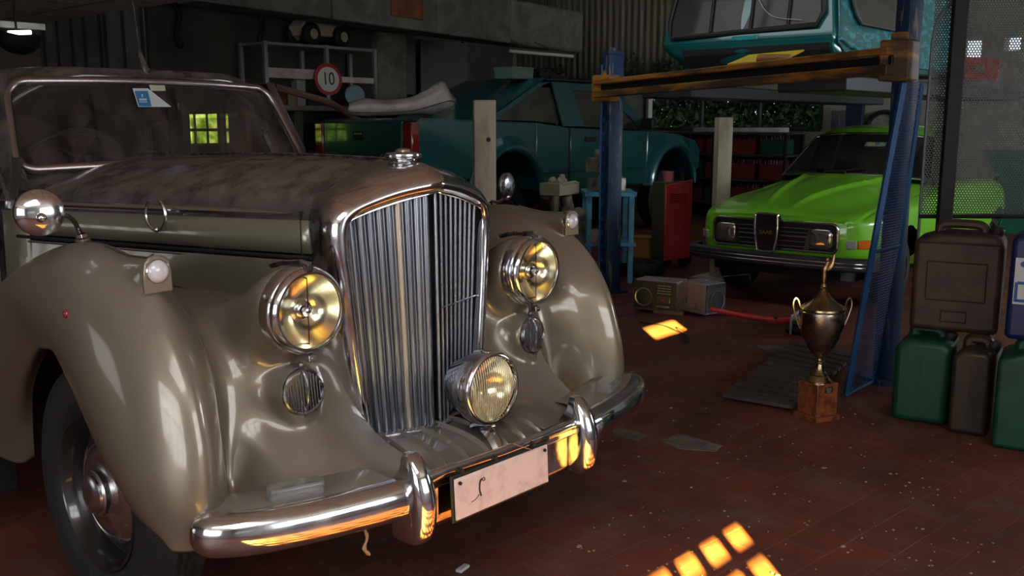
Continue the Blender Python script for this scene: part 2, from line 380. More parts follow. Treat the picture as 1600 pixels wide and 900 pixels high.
b = MB(); b.grid(np.array([[(-.25,-.40,.47),(0,-.46,.47),(.25,-.40,.47)],[(-.26,-.40,1.08),(0,-.46,1.14),(.26,-.40,1.08)]])); b.build('radiator_core', BLACK, rad, smooth=False)
b = MB(); b.tube([(.03,-.502,.815),(.235,-.438,.815)], .0025, 6); b.tube([(-.25,-.43,.60),(0,-.49,.60)], .002, 6); b.build('grille_tie_bar', CHROMED, rad)
# filler cap
b = MB(); o = np.array([0,-.385,1.214])
b.lathe([(.056,-.02),(.054,.004),(.043,.008),(.040,.014),(.042,.020),(.051,.022),(.053,.027),(.052,.034),(.046,.038),(.024,.040),(.022,.046),(.012,.050),(0,.050)], o, (0,0,1), 48)
b.build('filler_cap', CHROME, rad)
b = MB(); b.lathe([(.030,0),(.031,.006),(.02,.011),(0,.012)], (.05,-.445,1.197), (.25,-.45,.85), 24); b.build('cap_medallion', CHROMED, rad)
# --- bonnet: black crown and sides tinted greener by painted-in reflections
def bonnet_hw(y): return .284+(.60-.284)*min(1,max(0,(y+.325)/1.12))**.93
def bonnet_sec(y, zs=None):
    t = (y+.325)/1.12; hw = bonnet_hw(y); zt = 1.231-.010*t+.02*math.sin(PI*max(0,min(1,t)))*.4; zs = 1.098-.012*t
    k = [(hw,zs-.05),(hw*.985,zs-.008),(hw*.91,zs+(zt-zs)*.29),(hw*.75,zs+(zt-zs)*.52),(hw*.42,zs+(zt-zs)*(.80+.09*max(0,min(1,t)))),(0,zt)]
    a = cat(k, 21); A = [(w, y, z) for w, z in a]; return A+[(-w, y, z) for w, y, z in A[-2::-1]]
ys = np.linspace(-.330, .80, 30)
b = MB(); b.grid(np.array([bonnet_sec(y) for y in ys])); bon = b.build('bonnet', BLACKP, CAR)
b = MB(); b.tube([(0,y,bonnet_sec(y)[20][2]+.002) for y in ys], .004, 8); b.build('centre_hinge', CHROMED, bon)
for s in (-1, 1):
    b = MB(); b.grid(np.array([[(s*(bonnet_hw(y)+.003),y,z) for z in (1.075-.012*(y+.3),1.02,.985)] for y in ys]+[]))
    sp = b.build('bonnet_side', PAINTG, CAR, solid=.012)
    b = MB(); b.grid(np.array([[(s*(bonnet_hw(y)+.003+.012*(k/5)),y,.965-.04*k) for k in range(6)] for y in ys]+[])); b.build('lower_side_panel', PAINTG, CAR)
    b = MB()
    for yy0, yy1 in ((-.275,.74),): 
        yy = np.linspace(yy0, yy1, 24); P = []
        for i, y in enumerate(yy):
            w = .011*min(1,(i+.3)/3)
            z = 1.094-.012*(y+.325)/1.12; X = bonnet_hw(y)
            P.append([(s*(X+.000),y,z+w),(s*(X+.008),y,z+w*.7),(s*(X+.012),y,z),(s*(X+.008),y,z-w*.7),(s*(X+.0),y,z-w)])
        b.grid(np.array(P))
    b.build('waist_moulding', CHROME, sp)
    b = MB(); b.tube([(s*(bonnet_hw(y)+.006),y,.975) for y in ys], .006, 6); b.build('lower_gap_seal', BLACK, sp)
    b = MB(); b.tube([(s*(bonnet_hw(y)+.012),y,.962) for y in np.linspace(.1,.74,12)], .0035, 6); b.build('lower_moulding', CHROME, sp)
    # bonnet catch ring
    b = MB(); y0 = .165; X = bonnet_hw(y0)
    b.tube([(s*(X+.004),y0,1.03),(s*(X+.030),y0,1.03)], .006, 10)
    R_ = .043
    ang = np.linspace(-PI*1.32, PI*.32, 30)
    b.tube([(s*(X+.034+.012*math.cos(a)), y0+.80*R_*math.cos(a), 1.03+.044+R_*1.05*math.sin(a)) for a in ang], .0048, 10)
    b.sphere((s*(X+.034), y0, 1.03), .0085)
    b.build('catch_ring', CHROME, sp)
b = MB(); b.grid(np.array([[(x,-.30,z) for x in (-.30,0,.30)] for z in (.5,1.1)])); b.build('engine_bulkhead', BLACK, CAR)
# --- scuttle, doors, body sides
def body_x(y, z): # tumblehome
    return (.61+.16*min(1,max(0,(y-.78)/.9)))*(1-.10*max(0,(z-.95)/.6)**2)-.0
for s in (-1, 1):
    yy = np.linspace(.80, 1.10, 8)
    b = MB(); b.grid(np.array([[(s*(bonnet_hw(y if y < .8 else .8)+.004+(y-.8)*.1*(y>.8)+.012*(1.1-z)), y, z) for z in np.linspace(1.095,.45,14)] for y in np.linspace(.74,.90,6)]))
    b.build('scuttle_side', PAINTG, CAR)
    b = MB(); b.grid(np.array([[(s*(.604+(y-.8)*.1+.004-(z-1.09)*.25), y, z) for z in np.linspace(1.09,1.225,6)] for y in np.linspace(.78,1.0,6)])); b.build('cowl_side', BLACKP, CAR)
    b = MB(); b.grid(np.array([[(s*(.625+(y-.93)*.16+.035*(1.1-z)*(1.1-z)), y, z) for z in np.linspace(1.10,.36,16)] for y in np.linspace(.93,1.9,10)]))
    d = b.build('front_door', PAINTG, CAR, solid=.03)
    b = MB(); b.tube([(s*(.632+.035*(1.1-z)**2), .928, z) for z in np.linspace(1.10,.40,12)], .004, 6); b.build('door_edge_strip', CHROME, d)
    b = MB()
    for z in (.99,.94,.72): b.box((s*.634,.912,z), (.018,.016,.035))
    b.build('door_hinge', CHROMED, d, bevel=.003)
    b = MB(); b.box((s*.60,.86,1.075),(.045,.06,.036)); b.build('scuttle_badge', CHROMED, CAR, bevel=.006)
    b = MB(); b.grid(np.array([[(s*(.615+.02*(1.1-z)), y, z) for z in np.linspace(1.2,.4,6)] for y in (.89,.94)])); b.build('door_gap', BLACK, CAR)
    # running board
    b = MB(); b.box((s*.74,1.3,.31),(.22,1.1,.035)); b.build('running_board', RUBBER, CAR, bevel=.01)
    b = MB(); b.box((s*.78,.70,.27),(.15,.012,.20), rot=(.15,0,0)); b.build('mud_flap', RUBBER, CAR, bevel=.004)
# cowl between bonnet and windscreen
def ws(x, v, off=0.0):
    """windscreen surface: x across, v 0 bottom..1 top"""
    Yb = .775; sl = .62; z = 1.203+(1.478-1.203)*v
    y = Yb+sl*(z-1.2)+.16*(x/.62)**2*.55 ; return np.array([x, y-off, z-.012*(x/.55)**2+.0])
b = MB(); A = []
for x in np.linspace(-.62,.62,25):
    w = ws(x,0); zt = 1.236-.05*(abs(x)/.6)**2.2; sc = bonnet_sec(.80)
    zz = float(np.interp(abs(x), [q[0] for q in sc[20::-1]], [q[2] for q in sc[20::-1]])) if abs(x) < .6 else 1.09
    A.append([(x,.79,zz-.001),(x,.82+.02*abs(x),zz+.004),(x,w[1]+.02,w[2]-.014),(x,w[1]+.10,w[2]-.02)])
b.grid(catgrid(A, 25, 8)); b.build('scuttle_top', BLACKP, CAR)
# windscreen frame outline in (x,v)
def ws_outline(w, vt, vb, r, n=14):
    pts = []
    for cx, cv, a0 in ((w-r, vt-r*3.2, 0),(-(w-r), vt-r*3.2, PI/2),(-(w-r*.8), vb+r*2.2, PI),((w-r*.8), vb+r*2.2, 1.5*PI)):
        rr = r if cv > .5 else r*.8; rv = r*3.2 if cv > .5 else r*2.2
        for k in range(n): a = a0+PI/2*k/(n-1); pts.append((cx+rr*math.cos(a), cv+rv*math.sin(a)))
    return pts
out = ws_outline(.558,1.02,-.03,.075)
dense = []
for i in range(len(out)):
    a, c_ = np.array(out[i]), np.array(out[(i+1) % len(out)]); k = max(1, int(np.linalg.norm(c_-a)/.06))
    for t in range(k): dense.append(a+(c_-a)*t/k)
loop = np.array([ws(x*(1-.075*max(0,v))-.012, v) for x, v in dense])
b = MB(); b.tube(loop, .0155, 12, closed=True); wsf = b.build('windscreen_frame', SATIN, CAR)
b = MB(); b.tube(loop*1.0+np.array([0,.0,0])-(loop-loop.mean(0))*[.022,0,.05]+np.array([0,-.008,0]), .0045, 8, closed=True); b.build('rubber_seal', RUBP, wsf)
# windscreen glass: dusty haze with wiped streaks
gm = bpy.data.materials.new('dusty_windscreen'); gm.use_nodes = True; nt = gm.node_tree; n = nt.nodes; l = nt.links
n.remove(n['Principled BSDF']); mo = n['Material Output']
gl = n.new('ShaderNodeBsdfGlossy'); gl.inputs['Roughness'].default_value = .03
tr = n.new('ShaderNodeBsdfTransparent'); tr.inputs[0].default_value = (.72,.68,.64,1)
lw = n.new('ShaderNodeLayerWeight'); lw.inputs[0].default_value = .5; pw = n.new('ShaderNodeMath'); pw.operation = 'POWER'; l.new(lw.outputs['Facing'], pw.inputs[0]); pw.inputs[1].default_value = 3.0; fr = n.new('ShaderNodeMath'); fr.operation = 'MULTIPLY_ADD'; l.new(pw.outputs[0], fr.inputs[0]); fr.inputs[1].default_value = .7; fr.inputs[2].default_value = .04
m1 = n.new('ShaderNodeMixShader'); l.new(fr.outputs[0], m1.inputs[0]); l.new(tr.outputs[0], m1.inputs[1]); l.new(gl.outputs[0], m1.inputs[2])
df = n.new('ShaderNodeBsdfDiffuse'); df.inputs[0].default_value = (.20,.165,.145,1)
tc = n.new('ShaderNodeTexCoord'); mp = n.new('ShaderNodeMapping'); mp.inputs['Rotation'].default_value = (0,.5,0); mp.inputs['Scale'].default_value = (9,3,2.2)
tx = n.new('ShaderNodeTexNoise'); tx.inputs['Scale'].default_value = 2.2; tx.inputs['Detail'].default_value = 8; tx.inputs['Roughness'].default_value = .65
mr = n.new('ShaderNodeMapRange'); mr.inputs[1].default_value = .38; mr.inputs[2].default_value = .68; mr.inputs[3].default_value = .03; mr.inputs[4].default_value = .30
l.new(tc.outputs['Object'], mp.inputs[0]); l.new(mp.outputs[0], tx.inputs[0]); l.new(tx.outputs[0], mr.inputs[0])
m2 = n.new('ShaderNodeMixShader'); l.new(mr.outputs[0], m2.inputs[0]); l.new(m1.outputs[0], m2.inputs[1]); l.new(df.outputs[0], m2.inputs[2]); l.new(m2.outputs[0], mo.inputs[0])
WSG = gm
b = MB(); k = len(loop); cen = loop.mean(0)
rings = [cen+(loop-cen)*t for t in (1,.8,.55,.3,.05)]
R2 = []
for r_ in rings:
    R2.append([ws(p[0], (p[2]-1.203+.012*(p[0]/.55)**2)/.275) for p in r_])
b.grid(np.array(R2), cv=True); b.add([R2[-1][i] for i in range(k)], [tuple(range(k))])
b.build('windscreen_glass', WSG, wsf)
# header, pillars and roof
A = []
for x in np.linspace(-1, 1, 33):
    ax = abs(x); row = []
    # from screen header back over the roof
    for (fy, fz, fw) in ((.0,-.004,.535),(-.014,.016,.555),(-.006,.038,.57),(.04,.052,.595),(.3,.060,.66),(.8,.055,.70),(1.4,.05,.70),(1.9,.0,.66),(2.2,-.12,.6)):
        X = fw*math.sin(x*PI/2*.999)**1 if False else fw*x
        drop = .30*max(0,ax-.45)**2
        Y = .955+fy+.09*(ax**2)*(1 if fy < .1 else .3); row.append((X, Y, 1.478+fz-drop*1.6))
    A.append(row)
b = MB(); b.grid(catgrid(A, 41, 33)); roof = b.build('roof', BLACKP, CAR, solid=.012)
for s in (-1, 1):
    # A pillar: black band outside of the chrome frame
    P = []
    for v in np.linspace(-.25,1.12,16):
        fx = .555*(1-.07*max(0,min(1,v))); base = ws(fx, v); base[0] *= s
        w = .055-.01*v
        P.append([base+[-s*.004,-.004,0], base+[s*.018,-.012,0], base+[s*.038,.004,0], base+[s*w,.05,0], base+[s*(w+.004),.11,0]])
    b = MB(); b.grid(catgrid(P, 24, 12)); b.build('windscreen_pillar', BLACKP, CAR)
    # upper body side with windows (cant rail and door pillars)
    b = MB()
    b.tube(cat([(s*.585,1.06,1.17),(s*.56,1.16,1.36),(s*.555,1.25,1.47),(s*.60,1.6,1.53),(s*.63,2.1,1.52)], 24), .022, 8)
    b.tube([(s*.66,1.93,1.17),(s*.63,1.93,1.50)], .02, 8); b.tube([(s*.64,1.0,1.16),(s*.70,1.95,1.17),(s*.68,2.9,1.17)], .022, 8)
    b.build('window_frame', CHROMED, CAR)
    b = MB(); b.grid(np.array([[(s*(.655+(y-1.05)*.03),y,z) for z in (1.17,1.36)] for y in (1.12,1.92)])); b.build('door_glass', WSG, CAR)
    b = MB(); b.box((s*.655,1.42,1.33),(.03,.07,.36)); b.build('door_pillar', mat('brown_wood_trim',(.10,.035,.02),.5), CAR)
    b = MB(); b.grid(np.array([[(s*.70,y,z) for z in np.linspace(1.17,.36,5)] for y in (1.93,2.4,3.0)]+[])); b.build('rear_door', PAINTG, CAR)
    b = MB(); b.prism([(1.9,1.52),(3.2,1.50),(3.4,1.17),(2.45,1.15),(2.35,1.3),(2.1,1.35),(1.97,1.15),(1.9,1.15)], s*.62, s*.66, 'x'); b.build('rear_quarter', BLACKP, CAR)
b = MB(); b.prism([(-.66,.4),(.66,.4),(.66,1.18),(.55,1.40),(.50,1.52),(-.50,1.52),(-.55,1.40),(-.66,1.18)], 3.30, 3.34, 'y'); 
TRIM = mat('brown_headlining', (.05,.026,.018), .8)
bk = MB()
for (x0,x1,z0,z1) in ((-.66,-.30,.4,1.5),(.30,.66,.4,1.5),(-.30,.30,.4,1.27),(-.30,.30,1.43,1.5)):
    bk.box(((x0+x1)/2,3.1,(z0+z1)/2),(x1-x0,.04,z1-z0))
bk.build('rear_panel', TRIM, CAR, smooth=False)
LEATH = mat('brown_leather', (.05,.028,.02), .55)
for x in (-.3,.3):
    b = MB(); b.box((x,1.75,.85),(.5,.12,.62),rot=(-.15,0,0)); b.box((x,1.5,.6),(.5,.5,.16)); b.build('seat', LEATH, CAR, bevel=.04, seg=3)
b = MB(); b.box((0,2.75,.85),(1.2,.16,.5)); b.build('rear_seat', LEATH, CAR, bevel=.04, seg=3)
b = MB(); b.box((0,.98,1.11),(1.16,.12,.16)); b.build('dashboard', mat('walnut',(.06,.03,.015),.35,coat=1), CAR, bevel=.02)
b = MB(); b.box((0,2.0,.33),(1.3,2.6,.04)); b.build('cabin_floor', BLACK, CAR)
b = MB(); M = Matrix.Translation((-.30,1.10,1.14)) @ Matrix.Rotation(-.95,4,'X')
b.tube([(.205*math.cos(a),.205*math.sin(a),0) for a in np.linspace(0,2*PI,48,endpoint=False)], .011, 10, closed=True)
for a in (0.2,1.8,3.4,5.0): b.tube([(0,0,-.02),(.205*math.cos(a),.205*math.sin(a),0)], .006, 8)
b.tube([(0,0,0),(0,0,-.25)], .02, 12); b.xf(M); b.build('steering_wheel', BLACK, CAR)
# aerial on the header, wipers, sticker
b = MB(); b.lathe([(.016,-.01),(.0165,.004),(.013,.016),(.008,.020)], (-.047,.965,1.505), (.02,-.5,.9), 20)
b.tube(cat([(-.047,.955,1.518),(-.052,.965,1.545),(-.050,.985,1.575),(-.045,1.00,1.60)], 10), np.linspace(.016,.005,10), 10)
b.tube(cat([(-.046,1.0,1.60),(-.025,1.06,1.74),(-.01,1.12,1.90),(.0,1.16,2.05)], 12), np.linspace(.0028,.0015,12), 6); b.build('aerial', CHROMED, CAR)
for x, ln in ((-.20,.20),(.06,.26),(.30,-.22)):
    b = MB(); w = ws(x,0)-[0,.028,.002]; b.sphere(w, .011); b.tube([w+[0,-.004,.006], ws(x+ln*.5,.0)-[0,.035,-.0], ws(x+ln,.01)-[0,.026,0]], .0032, 6); b.build('wiper', CHROMED, CAR)
STK = mat('sticker_blue', (.03,.16,.36), .4); STW = mat('sticker_white', (.50,.55,.56), .5); STY = mat('faded_sticker', (.42,.44,.34), .5)
def on_ws(px, py, off=.004):
    sl = .62; d = _ray(px, py); Y0 = .775; t = (Y0+sl*(CAM[2]-1.2)-CAM[1]-off)/(d[1]-sl*d[2]); return CAM+d*t
st = MB(); q = [on_ws(*p) for p in ((207,138),(231,138),(268,167),(216,167))]; st.add(q, [(0,1,2,3)]); so = st.build('windscreen_sticker', STW, wsf, smooth=False)
st = MB(); q = [on_ws(*p, .006) for p in ((210,142),(231,142),(237,166),(217,166))]; st.add(q, [(0,1,2,3)]); st.build('blue_field', STK, so, smooth=False)
st = MB()
for cxp in (219.5,223.5,227.5): 
    q = [on_ws(cxp+2.3*math.cos(a), 155.5+1.8*math.sin(a), .008) for a in np.linspace(0,2*PI,10,endpoint=False)]; st.add(q, [tuple(range(10))])
q = [on_ws(*p,.008) for p in ((221,147),(223.5,147),(223,152),(221.5,152))]; st.add(q, [(0,1,2,3)])
q = [on_ws(*p,.008) for p in ((218,158.6),(230,158.6),(230.4,160),(218.4,160))]; st.add(q, [(0,1,2,3)])
st.build('emblem', STW, so, smooth=False)
st = MB(); q = [on_ws(*p) for p in ((232,131),(257,132),(259,142),(236,142))]; st.add(q, [(0,1,2,3)]); st.build('faded_sticker', STY, wsf, smooth=False)
# --- ribbed apron under the grille
A = []
prof = [(-.46,.475),(-.53,.474),(-.60,.468),(-.66,.455),(-.70,.43),(-.715,.39),(-.70,.34)]
xs = np.linspace(-1, 1, 141)
for x in xs:
    row = []
    for y, z in prof:
        w = .21+.07*max(0,(-y-.46)/.26)
        u = x*w; rib = .013*max(0, math.cos((x*7.0)*PI))**10 if abs(x) < .93 else 0
        row.append((u, y-.02*(1-x*x), z+rib))
    A.append(row)
b = MB(); b.grid(np.array([cat(r, 24) for r in A])); ap = b.build('splash_apron', PAINT, CAR)
for s in (-1,1):
    b = MB(); b.tube([(s*(.212+.07*max(0,(-y-.46)/.26)), y, z+.003) for y, z in prof], .0045, 8); b.build('apron_piping', RUBP, ap)
# --- bumper
BC = cat([(-.822,-.585),(-.80,-.625),(-.74,-.675),(-.64,-.718),(-.50,-.757),(-.33,-.785),(0,-.80),(.33,-.785),(.50,-.757),(.65,-.722),(.76,-.685),(.83,-.64),(.85,-.60)], 97)
def bumper_sec(x, y, i):
    a = BC[min(i+1, len(BC)-1)]-BC[max(i-1, 0)]; t = a/np.linalg.norm(a); nrm = np.array([t[1], -t[0]])  # outward (forward)
    c = min(1, max(0, (abs(x)-.29)/.05))
    e = min(1, (min(i, len(BC)-1-i)+.3)/8)**.5
    wide = [(-.035,.040),(-.02,.046),(0,.043),(.018,.028),(.026,.005),(.027,-.02),(.020,-.038),(.008,-.05),(-.012,-.054)]
    mid  = [(-.008,.040),(-.004,.047),(.004,.049),(.012,.045),(.016,.036),(.013,.026),(.004,.022),(.002,.010),(.001,-.0)]
    out = []
    for (f1, z1), (f2, z2) in zip(mid, wide):
        f = f1*(1-c)+f2*c; z = z1*(1-c)+z2*c
        out.append((x+nrm[0]*f*(.35+.65*e), y+nrm[1]*f*(.35+.65*e), .44+z*(.5+.5*e)))
    return cat(out, 22)
b = MB(); b.grid(np.array([bumper_sec(x, y, i) for i, (x, y) in enumerate(BC)]))
bum = b.build('bumper', CHROME, CAR, solid=.004, angle=70)
b = MB(); b.grid(np.array([[(x,-.79+.05*(x/.33)**2*.25,z) for z in (.462,.44,.40,.35,.335)] for x in np.linspace(-.30,.30,13)])); b.build('bumper_valance', WARM_CHROME, bum, solid=.004)
for s in (-1, 1):
    X = s*.325-.020; secs = []
    for z, f, w in ((.318,-.005,.012),(.324,.030,.026),(.355,.055,.033),(.42,.063,.036),(.47,.054,.034),(.51,.038,.028),(.535,.018,.022),(.547,.0,.012)):
        y = -.785
        ry = .045 if z < .50 else .02
        secs.append([(X-w,y+ry,z),(X-w,y-f*.3,z),(X-w*.75,y-f*.85,z),(X-w*.2,y-f*1.05,z),(X+w*.2,y-f*1.05,z),(X+w*.75,y-f*.85,z),(X+w,y-f*.3,z),(X+w,y+ry,z)])
    G = np.array([cat(r, 20) for r in secs]); G = np.array([cat(G[:, j], 28) for j in range(20)]).transpose(1,0,2)
    b = MB(); b.grid(G); b.add(G[0], [tuple(range(20))]); b.add(G[-1], [tuple(range(20))]); b.build('overrider', CHROME, bum, angle=50)
for s in (-1, 1):
    b = MB(); A = []
    for i, (x, y) in enumerate(BC):
        if not (.36 < s*x < .825): continue
        t = (abs(x)-.36)/.465; e = min(1, ((s*x-.355)/.03))**.5; e2 = min(1, ((.828-s*x)/.10))**.5
        bk = y+.022+(.155*e)*e2
        A.append([(x,y+.010,.470),(x,y+.016,.480),(x,y*.6+bk*.4,.4855),(x,y*.2+bk*.8,.484),(x,bk,.474),(x,bk+.003,.455)])
    b.grid(np.array([cat(r, 14) for r in A])); b.build('bumper_shelf', PAINT, bum)
# bumper irons
b = MB()
for s in (-1,1): b.box((s*.33,-.60,.42),(.05,.36,.05))
b.build('bumper_iron', BLACK, bum)
# number plate
b = MB(); b.box((-.062,-.817,.405),(.376,.008,.124),rot=(-.05,0,0)); pl = b.build('number_plate', BLACK, CAR, bevel=.004)
b = MB(); b.box((-.062,-.8235,.405),(.362,.006,.108),rot=(-.05,0,0)); b.build('plate_face', PLATE, pl, bevel=.004)
b = MB()
for x in (-.228,.102):
    for z in (.447,.363): b.cyl((x,-.824-(z-.405)*.05,z),(x,-.829-(z-.405)*.05,z), .0045, 12)
b.build('plate_screw', BLACK, pl)
b = MB(); b.tube(cat([(-.150,-.8285,.437),(-.157,-.829,.43),(-.158,-.8285,.41),(-.152,-.828,.392)], 10), .0022, 6); b.tube([(-.143+.0045*math.cos(a),-.8285,.434+.0045*math.sin(a)) for a in np.linspace(0,2*PI,12,endpoint=False)], .001, 5, closed=True)
b.tube(cat([(-.188,-.8265,.385),(-.172,-.8265,.388),(-.158,-.8265,.397)], 8), .0016, 5); b.build('plate_scar', BLACK, pl)
b = MB()
for x in (-.215,-.09,.06,.12): b.cyl((x,-.80,.474),(x,-.824,.474), .007, 12)
b.build('plate_bolt', BLACK, pl)
# small rectangular clear lamps lying on the bumper apron
for s, cx, cy, rz in ((-1,-.60,-.66,-.30),(1,.625,-.66,.36)):
    b = MB(); b.prism([(-.062,-.026),(.062,-.026),(.070,0),(.062,.026),(-.062,.026),(-.070,0)], 0, .036)
    b.xf(Matrix.Translation((cx,cy,.477)) @ Matrix.Rotation(rz,4,'Z')); o = b.build('indicator_lamp', CLEARP, CAR, bevel=.006, seg=3)
    b = MB(); b.box((cx,cy,.473),(.13,.052,.010),rz=rz); b.build('lamp_base', CHROMED, o, bevel=.002)
# --- fog lamp on its bracket
FL = np.array([.030,-.662,.612]); d = np.array([-.02,-1,.03]); d /= np.linalg.norm(d)
prof = [(.0,-.105),(.03,-.102),(.055,-.09)]
for k in range(9): prof += [(.062+.0040*k,-.083+.0085*k),(.0645+.0040*k,-.080+.0085*k),(.0640+.0040*k,-.076+.0085*k)]
prof += [(.099,-.004),(.1005,.0),(.1005,.018),(.098,.024),(.100,.028),(.0995,.036),(.095,.042),(.089,.042),(.087,.036)]
prof = [(r*1.03, h*1.08) for r, h in prof]
b = MB(); b.lathe(prof, FL, d, 72); fl = b.build('fog_lamp', CHROME, CAR, angle=60)
b = MB(); b.lathe([(.092*r_,-.018+.048*r_*r_) for r_ in np.linspace(1,0,12)], FL, d, 56); b.build('reflector', REFL, fl)
AMB = mat('ribbed_fog_glass', (1,.97,.90), .02, 0, trans=1.0, ior=1.3)
x_, y_, dd = basis(d); b = MB(); rows_ = []
NN = 51
for i in range(NN):
    u = -.0905+.181*i/(NN-1); hh = math.sqrt(max(1e-6, .091**2-u*u)); zz = .036+.006*(1-(u/.085)**2)+(.0024 if i % 2 else 0)
    rows_.append([FL+d*(zz-.012*(t**2))+x_*u+y_*hh*t for t in np.linspace(-1,1,9)])
b.grid(np.array(rows_)); b.build('lens', AMB, fl, smooth=True, angle=180)
b = MB()
for i in range(-11, 12):
    u = i*.0078; hh = math.sqrt(max(1e-6, .0905**2-u*u))
    b.tube([FL+d*(.042+.006*(1-(u/.091)**2)-.012*(t**2))+x_*u+y_*hh*t for t in np.linspace(-1,1,9)], .0011, 5)
b.build('lens_ribs', mat('amber_rib_glass',(.55,.46,.30),.25,0,1,.05), fl)
b = MB(); b.tube(cat([FL+d*.02+[0,0,-.097], FL+[.0,-.02,-.105], FL+[.002,.02,-.115], FL+[.0,.04,-.125]], 8), .012, 10)
P = cat([(.10,-.49,.492),(.09,-.56,.494),(.07,-.61,.492),(.055,-.66,.482),(.045,-.70,.456),(.042,-.732,.41),(.042,-.725,.375)], 20); w = np.linspace(.034,.018,20)
b.grid(np.array([[p+[-w_,0,-.004], p+[-w_*.6,-.003,.012], p+[0,-.004,.016], p+[w_*.6,-.003,.012], p+[w_,0,-.004]] for p, w_ in zip(P, w)]))
b.build('bracket', CHROME, fl)
b = MB(); b.tube(cat([FL+[0,-.036,.094], FL+[0,-.0,.102], FL+[0,.03,.094]], 8), .005, 8); b.sphere(FL+[0.004,-.035,-.108], .008); b.sphere(FL+[.016,-.03,-.103], .006); b.build('rim_clip', CHROME, fl)
# --- wing mirrors
for s, base, head, rot_ in ((-1,(-.74,.03,1.035),(-.88,-.06,1.122),None),(1,(.80,.03,1.02),(.80,-.06,1.105),None)):
    base = np.array(base); head = np.array(head)
    nrm = np.array([-.25,-.95,.05]) if s < 0 else np.array([.15,-.98,.0]); fl_ = 1 if s < 0 else .45; nrm /= np.linalg.norm(nrm)
    mk = .92 if s < 0 else .80; b = MB(); b.lathe([(.060*mk,-.008),(.062*mk,0),(.060*mk,.008*fl_),(.050*mk,.016*fl_),(.03*mk,.023*fl_),(0,.026*fl_)], head, nrm, 48)
    mh = b.build('wing_mirror', CHROME if s < 0 else CHROMED, CAR)
    b = MB(); b.lathe([(.060*mk,-.007),(0,-.007)], head, nrm, 48); b.build('mirror_glass', REFLS, mh)
    att = head+nrm*.03+[0.01*0,0,-.012]
    mid = base*.45+att*.55+np.array([s*-.02 if s < 0 else .0, -.0, .028])
    if s > 0: att = head+[0.0,.0,-.04]; mid = (base+att)/2+[-.012,-.01,.002]
    b = MB(); b.tube(cat([base+[0,0,-.01], base+[s*.008,-.004,.022], mid, att], 18), .0062, 10); b.sphere(att, .012)
    b.lathe([(.019,-.012),(.019,.002),(.015,.006),(.016,.011),(.010,.018)], base, (s*.2,-.1,1), 24); b.build('mirror_stalk', CHROME, mh)
b = MB(); b.sphere((-.884,-.172,.889), .011, sc=(.5,1,1)); b.build('wing_reflector', REDREF, CAR)
# --- wheels
def wheel(X, Y, s, front=True):
    o = np.array([X, Y, .362]); ax = np.array([s,0,0.0]); h = .075
    prof = [(.205,-h*.9),(.225,-h*1.02),(.29,-h*1.08),(.338,-h*.85),(.352,-h*.62),(.3615,-h*.5)]
    b = MB(); b.lathe(prof, o, ax, 72)
    # tread with blocks
    nT = 144; P = []
    for q in range(nT):
        row = []
        for jj, hh in enumerate(np.linspace(-.5,.5,13)):
            g = (jj in (3,6,9)) or ((q+jj) % 3 == 0 and jj not in (0,12))
            r = .3615-(.007 if g else 0); a = 2*PI*q/nT; row.append(o+ax*h*hh+np.array([0,r*math.cos(a),r*math.sin(a)]))
        P.append(row)
    b.grid(np.array(P), cu=True)
    b.lathe([(.3615,h*.5),(.352,h*.62),(.345,h*.75),(.338,h*.88),(.30,h*1.10),(.296,h*1.12),(.290,h*1.09),(.26,h*1.12),(.225,h*1.02),(.208,h*.80)], o, ax, 96)
    t = b.build('wheel', RUBBER, CAR, angle=45)
    b = MB(); b.lathe([(.208,h*.80),(.212,h*.95),(.205,h*.98),(.198,h*.86),(.195,h*.45),(.185,h*.10),(.15,h*.05),(.14,h*.1),(.05,h*.1),(0,h*.1)], o, ax, 72); b.lathe([(.205,-h*.9),(.19,-h*.4),(.0,-h*.3)], o, ax, 48); b.build('rim', mat('dark_wheel_paint',(.012,.011,.011),.3,0,1,.1), t)
    b = MB(); b.lathe([(.150,h*.15),(.157,h*.22),(.156,h*.32),(.148,h*.44),(.128,h*.56),(.124,h*.54),(.115,h*.62),(.098,h*.70),(.092,h*.68),(.075,h*.72),(.066,h*.76),(.064,h*.94),(.060,h*.99),(.054,h*.99),(.052,h*1.08),(.045,h*1.14),(.03,h*1.18),(0,h*1.2)], o, ax, 72); hc = b.build('hubcap', mat('hubcap_chrome',(.62,.61,.62),.2,1.0,rvar=(12,.12,.32)), t)
    return t
wheel(-.702, 0, -1); wheel(.702, 0, 1); wheel(-.70, 3.0, -1); wheel(.70, 3.0, 1)
b = MB(); b.cyl((-.64,0,.33),(.64,0,.33),.035); b.box((0,-.1,.36),(.7,.6,.08)); b.box((0,1.4,.36),(.8,3.2,.1)); b.build('chassis', BLACK, CAR)
# rear body closing
A = []
for y, hw, z0, z1 in ((3.0,.70,.35,1.17),(3.5,.68,.35,1.12),(4.0,.6,.38,.95),(4.2,.5,.4,.7)):
    A.append([(-hw,y,z0),(-hw,y,(z0+z1)/2),(-hw*.85,y,z1),(0,y,z1+.04),(hw*.85,y,z1),(hw,y,(z0+z1)/2),(hw,y,z0)])
b = MB(); b.grid(catgrid(A, 12, 20)); b.build('boot', PAINTG, CAR)
